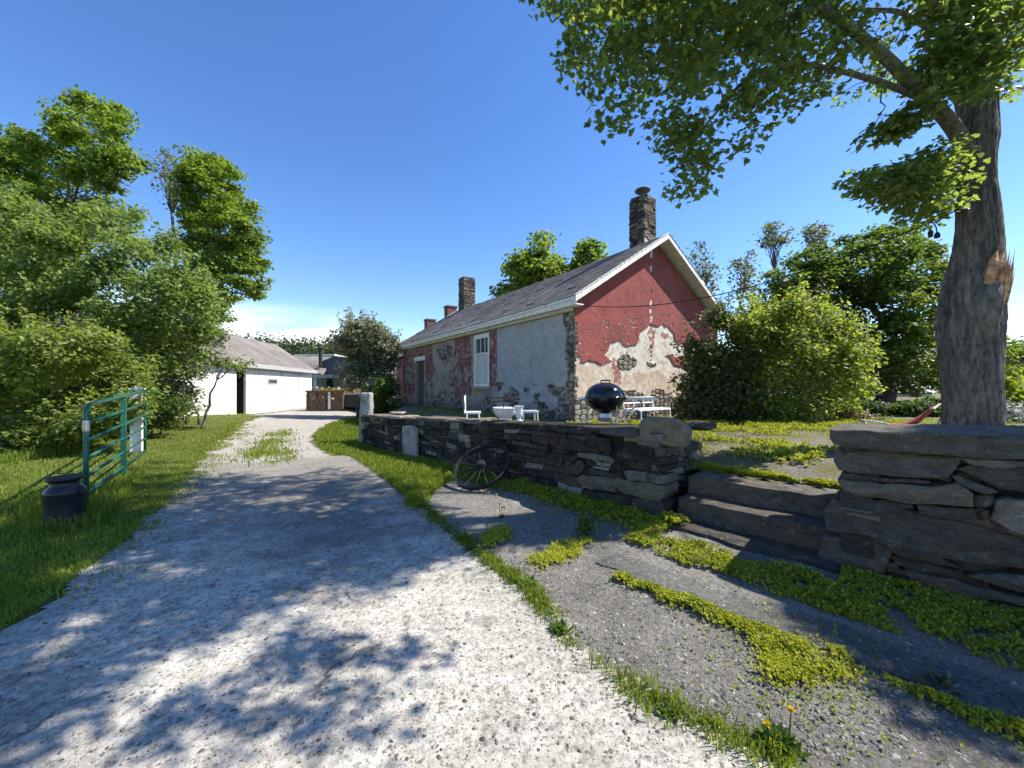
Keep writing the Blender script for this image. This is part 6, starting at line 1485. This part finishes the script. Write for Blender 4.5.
print('maple leaves', len(P_), 'in frame sprigs', n_in, 'all', len(SPa))

# ------------------------------------------------------------------ grass, sedum, weeds
def blades(mb, P, h, w_, rg, tint, lean=.45):
    n = len(P); a = rg.uniform(0, 2 * np.pi, n); ax_ = np.stack([np.cos(a), np.sin(a), 0 * a], -1); la = rg.uniform(0, 2 * np.pi, n)
    ln = np.stack([np.cos(la), np.sin(la), 0 * la], -1) * (h * lean * rg.random(n))[:, None]; up_ = np.array([0, 0, 1.])
    b0 = P - ax_ * w_[:, None] / 2 - up_ * .01; b1 = P + ax_ * w_[:, None] / 2 - up_ * .01
    m0 = P + ln * .35 + up_ * (h * .6)[:, None] - ax_ * w_[:, None] * .38; m1 = P + ln * .35 + up_ * (h * .6)[:, None] + ax_ * w_[:, None] * .38; t_ = P + ln + up_ * (h * .95)[:, None]
    V = np.stack([b0, b1, m1, m0, t_], 1).reshape(-1, 3); k = np.arange(n) * 5
    mb.add(V, [np.stack([k, k + 1, k + 2, k + 3], -1), np.stack([k + 3, k + 2, k + 4], -1)], np.repeat(tint, 5))
def scatter_px(rg, poly, n, fn, power=1.0, z=0.0):
    "n places spread over the ground inside an outline, denser close to the road end"
    poly = np.asarray(poly, float); lo, hi = poly.min(0), poly.max(0); out = []; c = 0
    while c < n:
        p = rg.uniform(lo, hi, (n, 2)); p = p[inpoly(p, poly) & (p[:, 1] > 396)]
        Y = (H - z) * F / (p[:, 1] - V0); out.append(np.stack([(p[:, 0] - U0) / F * Y, Y], -1)); c += len(p)
    q = np.concatenate(out)[:n]; return np.c_[q, fn(q[:, 0], q[:, 1])]
def along(line, n, wdt, rg, jit=None):
    line = np.array(line); seg = np.linalg.norm(np.diff(line, axis=0), axis=1); cum = np.r_[0, np.cumsum(seg)]; s_ = rg.uniform(0, cum[-1], n)
    x = np.interp(s_, cum, line[:, 0]); y = np.interp(s_, cum, line[:, 1]); th_ = rg.normal(0, 1, (n, 2)); w_ = wdt(s_ / cum[-1]) if callable(wdt) else wdt
    return np.c_[x, y] + th_ * np.asarray(w_).reshape(-1, 1), s_ / cum[-1]
rg = np.random.default_rng(55); mb = MB()
LAWN_PX = [(-420, 1000), (-420, 480), (-100, 470), (0, 462), (60, 452), (110, 440), (150, 424), (200, 411.5), (215, 412), (262, 419), (239, 428), (228, 439), (212, 453), (178, 492), (126, 541), (62, 590), (0, 634), (-120, 700), (-260, 800)]
q = scatter_px(rg, LAWN_PX, 85000, low); d = q[:, 1]
tn = np.clip(.56 + .5 * (fbm(q[:, 0] * .9, q[:, 1] * .9, 0, 91) - .45) + rg.normal(0, .16, len(q)), 0, 1)
blades(mb, q, .028 + .035 * rg.random(len(q)) * (1 + d * .05), .005 + .0016 * d, rg, tn, .8)
# grass creeping over the edge of the drive, straw among it
e_, s_ = along(LEFT_EDGE[1:], 9000, lambda t: .10 + .22 * fbm(t * 20, 0 * t, 0, 120, 3), rg); kk = fbm(e_[:, 0] * 3, e_[:, 1] * 3, 0, 121, 3) > .44; e_ = e_[kk]; e_ = np.c_[e_, low(e_[:, 0], e_[:, 1]) + .01]
blades(mb, e_, .02 + .035 * rg.random(len(e_)), .005 + .0014 * e_[:, 1], rg, np.clip(rg.normal(.6, .22, len(e_)), 0, 1), .9)
# ragged taller grass at the lawn edge and by the gate
for poly, n, hh in (([(20, 500), (100, 490), (150, 470), (100, 528), (20, 540)], 2500, .13), ([(0, 455), (60, 446), (110, 434), (150, 418), (150, 428), (60, 462), (0, 470)], 3000, .16)):
    q = scatter_px(rg, poly, n, low); blades(mb, q, hh * (.5 + rg.random(len(q))), .005 + .0016 * q[:, 1], rg, np.clip(rg.normal(.45, .2, len(q)), 0, 1))
# median strip in the gravel and the verge along the long wall
q = scatter_px(rg, [(243, 462), (252, 446), (262, 434), (284, 429), (290, 436), (286, 452), (290, 463)], 4200, low); q[:, :2] += rg.normal(0, .18, (len(q), 2)); keep = fbm(q[:, 0] * 2.5, q[:, 1] * 1.2, 0, 93) + rg.normal(0, .16, len(q)) > .46; q = q[keep]
blades(mb, q, .05 + .05 * rg.random(len(q)), .006 + .0016 * q[:, 1], rg, np.clip(rg.normal(.6, .2, len(q)), 0, 1))
VERGE = [(312, 437), (330, 424), (346, 418), (360, 419), (358, 442), (400, 461), (460, 484), (520, 505), (500, 500), (455, 488), (430, 500), (415, 508), (384, 484), (352, 459), (322, 450)]
q = scatter_px(rg, VERGE, 15000, low); blades(mb, q, .06 + .07 * rg.random(len(q)), .005 + .0017 * q[:, 1], rg, np.clip(rg.normal(.5, .18, len(q)), 0, 1))
# strip of grass in the joint between the drive and the asphalt
q2, s_ = along(WEED_LINE[3:11], 11000, lambda t: .02 + .055 * fbm(t * 14, 0 * t, 0, 94) * (1 - .3 * t), rg)
dens = fbm(s_ * 22, 0 * s_, 0, 96); q2 = q2[dens > .46 + .05 * rg.normal(0, 1, len(dens))]; q = np.c_[q2, low(q2[:, 0], q2[:, 1]) + .012]
blades(mb, q, .018 + .045 * rg.random(len(q)) * sstep(.3, .7, fbm(q[:, 0] * 5, q[:, 1] * 5, 0, 97)) * 2, .0045 + .0012 * q[:, 1], rg, np.clip(rg.normal(.42, .2, len(q)), 0, 1), .9)
# wisps on the far lawn, terrace and behind
q = np.c_[rg.uniform(-8, 20, 26000), rg.uniform(4.5, 18, 26000)]; q = q[(q[:, 0] + q[:, 1] > 6.6) & ((q - P0) @ WN < -.6) & (fbm(q[:, 0] * .9, q[:, 1] * .9, 0, 98) > .47)]
hq = ((q - HO) @ E1 > -.1) & ((q - HO) @ E1 < 2 * HW + .1) & ((q - HO) @ E2 > -.1) & ((q - HO) @ E2 < HL + .1); q = q[~hq]; q = np.c_[q, up(q[:, 0], q[:, 1])]
blades(mb, q, .05 + .07 * rg.random(len(q)), .008 + .0014 * q[:, 1], rg, np.clip(rg.normal(.62, .18, len(q)), 0, 1))
tag(mb.build('grass', M['blade']), 'green grass of the lawn, verges and pavement joints', 'grass', kind='stuff')

def sedum(mb, P, rg, size, tint_mu=.5):
    "upright little rosettes"
    n = len(P); k = 6
    a = (np.arange(k) / k * 2 * np.pi)[None] + rg.uniform(0, 6.28, (n, 1)); el = rg.uniform(.35, 1.2, (n, k))
    y = np.stack([np.cos(a) * np.cos(el), np.sin(a) * np.cos(el), np.sin(el)], -1).reshape(-1, 3); x = np.stack([-np.sin(a), np.cos(a), 0 * a], -1).reshape(-1, 3)
    fr = np.stack([x, y, np.cross(x, y)], 1); pos = np.repeat(P, k, 0) + np.array([0, 0, 1]) * (rg.random(n * k) * .02)[:, None]
    leaves(mb, LEAF_Q, pos, fr, np.repeat(size, k) * rg.uniform(.7, 1.2, n * k), np.clip(np.repeat(np.where(rg.random(n) < .06, 0, rg.normal(tint_mu + .06, .17, n)), k) + rg.normal(0, .07, n * k), 0, 1))
mb = MB()
def mound(q2, amp, seed, fn): return np.c_[q2, fn(q2[:, 0], q2[:, 1]) + amp * fbm(q2[:, 0] * 6, q2[:, 1] * 6, 0, seed, 3) * 1.6 * RNG.random(len(q2)) ** .6]
AC = lambda a, c: np.stack([c * .7071 + a * .7071, c * .7071 - a * .7071], -1)
# between the slabs and the right wall, and round the foot of the steps
n = 30000; a = rg.uniform(-1.85, 2.6, n); c = rg.uniform(3.20, 4.02, n) ; wid = 3.96 - .12 * fbm(a * 2, 0 * a, 0, 99); keep = (c > 3.30 + .16 * (fbm(a * 4, c * 0, 0, 100, 4) - .5)) & (fbm(a * 6, c * 6, 0, 117) > .36 + .07 * rg.normal(0, 1, n)) & ~((c > 3.66 + .06 * np.sin(a * 9)) & (a > -1.72) & (a < -.30)) & (c < 4.0); a, c = a[keep], c[keep]
q2 = AC(a, c); sz = .011 + .011 * rg.random(len(a))
edge = np.minimum(c - 3.24, 4.05 - c); q = np.c_[q2, low(q2[:, 0], q2[:, 1])]; q[:, 2] += (.06 * fbm(q2[:, 0] * 5, q2[:, 1] * 5, 0, 101, 3) * np.clip(edge / .12, 0, 1)) * rg.random(len(q)) ** .5 + .008; sedum(mb, q, rg, sz, .45)
# in the crack along the front edge of the slabs, spreading over the asphalt
n = 13000; a = rg.uniform(-1.6, 2.5, n); c = 2.82 - np.abs(rg.normal(0, .05, n)) * (.3 + fbm(a * 7, 0 * a, 0, 118) * 1.2); dens = fbm(a * 2.3, 0 * a, 0, 102, 5); keep = dens > .45 + .06 * rg.normal(0, 1, n); q2 = AC(a[keep], c[keep]); q = mound(q2, .035, 103, low); q[:, 2] += .008; sedum(mb, q, rg, .010 + .010 * rg.random(len(q)), .55)
cl2 = np.array([gp(u_, v_, .06) for u_, v_ in ((768, 644), (796, 648), (830, 658), (778, 662), (802, 668), (832, 668), (784, 674))])
k_ = rg.integers(0, len(cl2), 4200); q2 = cl2[k_] + rg.normal(0, .042, (4200, 2)) * (.4 + rg.random((4200, 1))); q2 = q2[fbm(q2[:, 0] * 9, q2[:, 1] * 9, 0, 105) > .36 + .07 * rg.normal(0, 1, len(q2))]; q = mound(q2, .03, 104, low); q[:, 2] += .008; sedum(mb, q, rg, .008 + .009 * rg.random(len(q)), .64)
q2 = cl2[rg.integers(0, len(cl2), 700)] + rg.normal(0, .22, (700, 2)); q = np.c_[q2, low(q2[:, 0], q2[:, 1]) + .012]; sedum(mb, q, rg, .006 + .008 * rg.random(len(q)), .5)
q2 = scatter_px(rg, [(530, 566), (548, 556), (575, 552), (590, 548), (584, 558), (560, 568), (540, 572)], 1800, low)[:, :2]; q2 += rg.normal(0, .05, q2.shape); q2 = q2[fbm(q2[:, 0] * 7, q2[:, 1] * 7, 0, 115) > .45]; q = mound(q2, .02, 106, low); q[:, 2] += .01; sedum(mb, q, rg, .009 + .010 * rg.random(len(q)), .72)
q2 = scatter_px(rg, [(484, 546), (500, 535), (506, 538), (492, 549)], 700, low)[:, :2]; q2 += rg.normal(0, .06, q2.shape); q = mound(q2, .02, 106, low); q[:, 2] += .01; sedum(mb, q, rg, .012 + .012 * rg.random(len(q)), .7)
# foot of the long wall
n = 20000; s_ = rg.uniform(-.2, 7.2, n); o_ = np.abs(rg.normal(0, .20, n)) + .03; q2 = P0 + np.outer(s_, WD) + np.outer(o_, WN); q2 = q2[(fbm(q2[:, 0] * 2, q2[:, 1] * 2, 0, 107) > .36)]; q = mound(q2, .06, 108, low); sedum(mb, q, rg, .014 + .018 * rg.random(len(q)), .40)
q2 = np.array([AC(np.array(-1.62), np.array(3.95))]) + rg.normal(0, .05, (160, 2)); q = np.c_[q2, .215 + .05 * rg.random(160)]; sedum(mb, q, rg, .02 + .016 * rg.random(160), .6)
# on the terrace: patches behind the top step
n = 30000; q2 = np.c_[rg.uniform(1.2, 9, n), rg.uniform(3.2, 9, n)]; keep = ((q2[:, 0] + q2[:, 1]) * .7071 > 4.78) & ((q2 - P0) @ WN < -1.3) & (fbm(q2[:, 0] * 1.3, q2[:, 1] * 1.3, 0, 109) > .49) & ((q2 - HO) @ E2 < -.2); q2 = q2[keep][:14000]
q = mound(q2, .07, 110, up); q[:, 2] -= .01; sedum(mb, q, rg, .018 + .026 * rg.random(len(q)), .58)
n = 2200; a = rg.uniform(-1.66, -.3, n); c = 4.80 + np.abs(rg.normal(0, .06, n)); q2 = AC(a, c); q = mound(q2, .05, 111, up); q = q[fbm(q[:, 0] * 3, q[:, 1] * 3, 0, 116) > .44]; q[:, 2] -= .02; sedum(mb, q, rg, .014 + .016 * rg.random(len(q)), .6)
tag(mb.build('stonecrop', M['sedum']), 'yellow-green stonecrop carpeting the foot of the walls and the slab cracks', 'ground cover', kind='stuff')

def weed(u, v, z, label, n, size, seed, flowers=0, tall=0.0, mat='weed', group=None):
    rg = np.random.default_rng(seed); c_ = np.array([*gp(u, v, z), z]); c_[2] = float(low(c_[0], c_[1])) + .012
    o = thing('weed', label, 'weed', tuple(c_), group); mb = MB(); a = rg.uniform(0, 6.28, n); el = rg.uniform(.15, .9, n)
    y = np.stack([np.cos(a) * np.cos(el), np.sin(a) * np.cos(el), np.sin(el)], -1); x = np.stack([-np.sin(a), np.cos(a), 0 * a], -1)
    pos = c_ + rg.normal(0, .25 * size, (n, 3)) * [1, 1, 0] + np.array([0, 0, 1]) * (rg.random(n) * tall)[:, None]
    leaves(mb, LEAF_L, pos, np.stack([x, y, np.cross(x, y)], 1), size * rg.uniform(.6, 1.2, n), rg.random(n)); mb.build('leaves', M[mat], o)
    if tall:
        b = MB()
        for k in range(7):
            p_ = c_ + np.append(rg.normal(0, .06, 2), 0); b.tube([p_, p_ + [rg.normal(0, .03), rg.normal(0, .03), tall]], .004, 5)
        b.build('stems', M['weed'], o)
    for k in range(flowers):
        p_ = c_ + np.append(rg.normal(0, size * .5, 2), 0); h_ = rg.uniform(.06, .16); b = MB(); b.tube([p_, p_ + [.01, 0, h_]], .003, 5)
        f_ = b.build('flower_stalk', M['weed'], o); b = MB(); m_ = 22; a = rg.uniform(0, 6.28, m_); el = rg.uniform(.1, 1.3, m_); y = np.stack([np.cos(a) * np.cos(el), np.sin(a) * np.cos(el), np.sin(el)], -1); x = np.stack([-np.sin(a), np.cos(a), 0 * a], -1)
        leaves(b, LEAF_L, np.repeat([p_ + [.01, 0, h_]], m_, 0), np.stack([x, y, np.cross(x, y)], 1), np.full(m_, .022), rg.random(m_)); b.build('flower', M['petal'], f_)
    return o
weed(528, 586, 0, 'leafy green dandelion plant at the middle of the joint between drive and asphalt', 70, .075, 201)
weed(560, 632, 0, 'tuft of narrow weeds in the joint just below the leafy dandelion plant', 90, .06, 202)
weed(778, 748, 0, 'large clump of weeds with a yellow flower at the near end of the pavement joint', 260, .075, 203, 2)
weed(500, 525, 0, 'small dandelion with yellow flowers on the shaded asphalt near the wagon wheel', 14, .06, 204, 3)
weed(585, 540, .06, 'taller broad-leaved weed at the near foot of the long wall', 80, .09, 205, 0, .16)
weed(668, 715, 0, 'sparse weeds at the lower end of the pavement joint, left of the flowering clump', 60, .05, 206)
weed(940, 690, .05, 'flat weed with grey-green leaves in the crack along the long slabs', 26, .09, 207, 0, 0, 'grey')
weed(470, 552, 0, 'low tuft of grass and weeds at the upper left end of the pavement joint', 80, .06, 208)

rg = np.random.default_rng(301); mb = MB(); t_ = np.linspace(0, 1, 7)
oct_ = np.array([(1, 0, 0), (.6, .7, 0), (-.3, .9, 0), (-1, .2, 0), (-.5, -.8, 0), (.5, -.9, 0), (.2, .1, .8), (0, 0, -.6)]); of_ = np.array([[i, (i + 1) % 6, 6] for i in range(6)] + [[(i + 1) % 6, i, 7] for i in range(6)])
A_ = scatter_px(rg, [(40, 640), (150, 540), (250, 450), (330, 450), (460, 540), (560, 640), (740, 765), (-80, 765)], 1500, low); B_, _ = along(WEED_LINE[3:11], 1500, .12, rg); C_ = scatter_px(rg, [(430, 505), (560, 515), (610, 545), (720, 600), (1000, 735), (840, 768), (640, 690), (480, 550)], 2200, low); D_, _ = along(LEFT_EDGE[1:], 1200, .15, rg)
P_ = np.concatenate([A_[:, :2], B_, C_[:, :2], D_]); n_ = len(P_); sz_ = .003 + .010 * rg.random(n_) ** 4 + .003 * rg.random(n_); P_ = np.c_[P_, low(P_[:, 0], P_[:, 1]) + .013]
a_ = rg.uniform(0, 6.28, n_); V = oct_[None] * (1 + .35 * rg.normal(0, 1, (n_, 8, 1))) * sz_[:, None, None] * np.array([1, 1, .7]); ca, sa = np.cos(a_)[:, None], np.sin(a_)[:, None]
V = np.stack([V[..., 0] * ca - V[..., 1] * sa, V[..., 0] * sa + V[..., 1] * ca, V[..., 2]], -1) + P_[:, None]
mb.add(V.reshape(-1, 3), [(of_[None] + (np.arange(n_) * 8)[:, None, None]).reshape(-1, 3)], np.repeat(rg.random(n_), 8))
n = NT('loose_stone'); tag(mb.build('loose_gravel', n.pbr(n.ramp(n.attr('tint').outputs['Fac'], [(0, (.06, .055, .05)), (.5, (.16, .148, .13)), (1, (.30, .28, .25))]), .9)), 'scattered loose bits of stone on the drive and asphalt', 'gravel', kind='stuff')
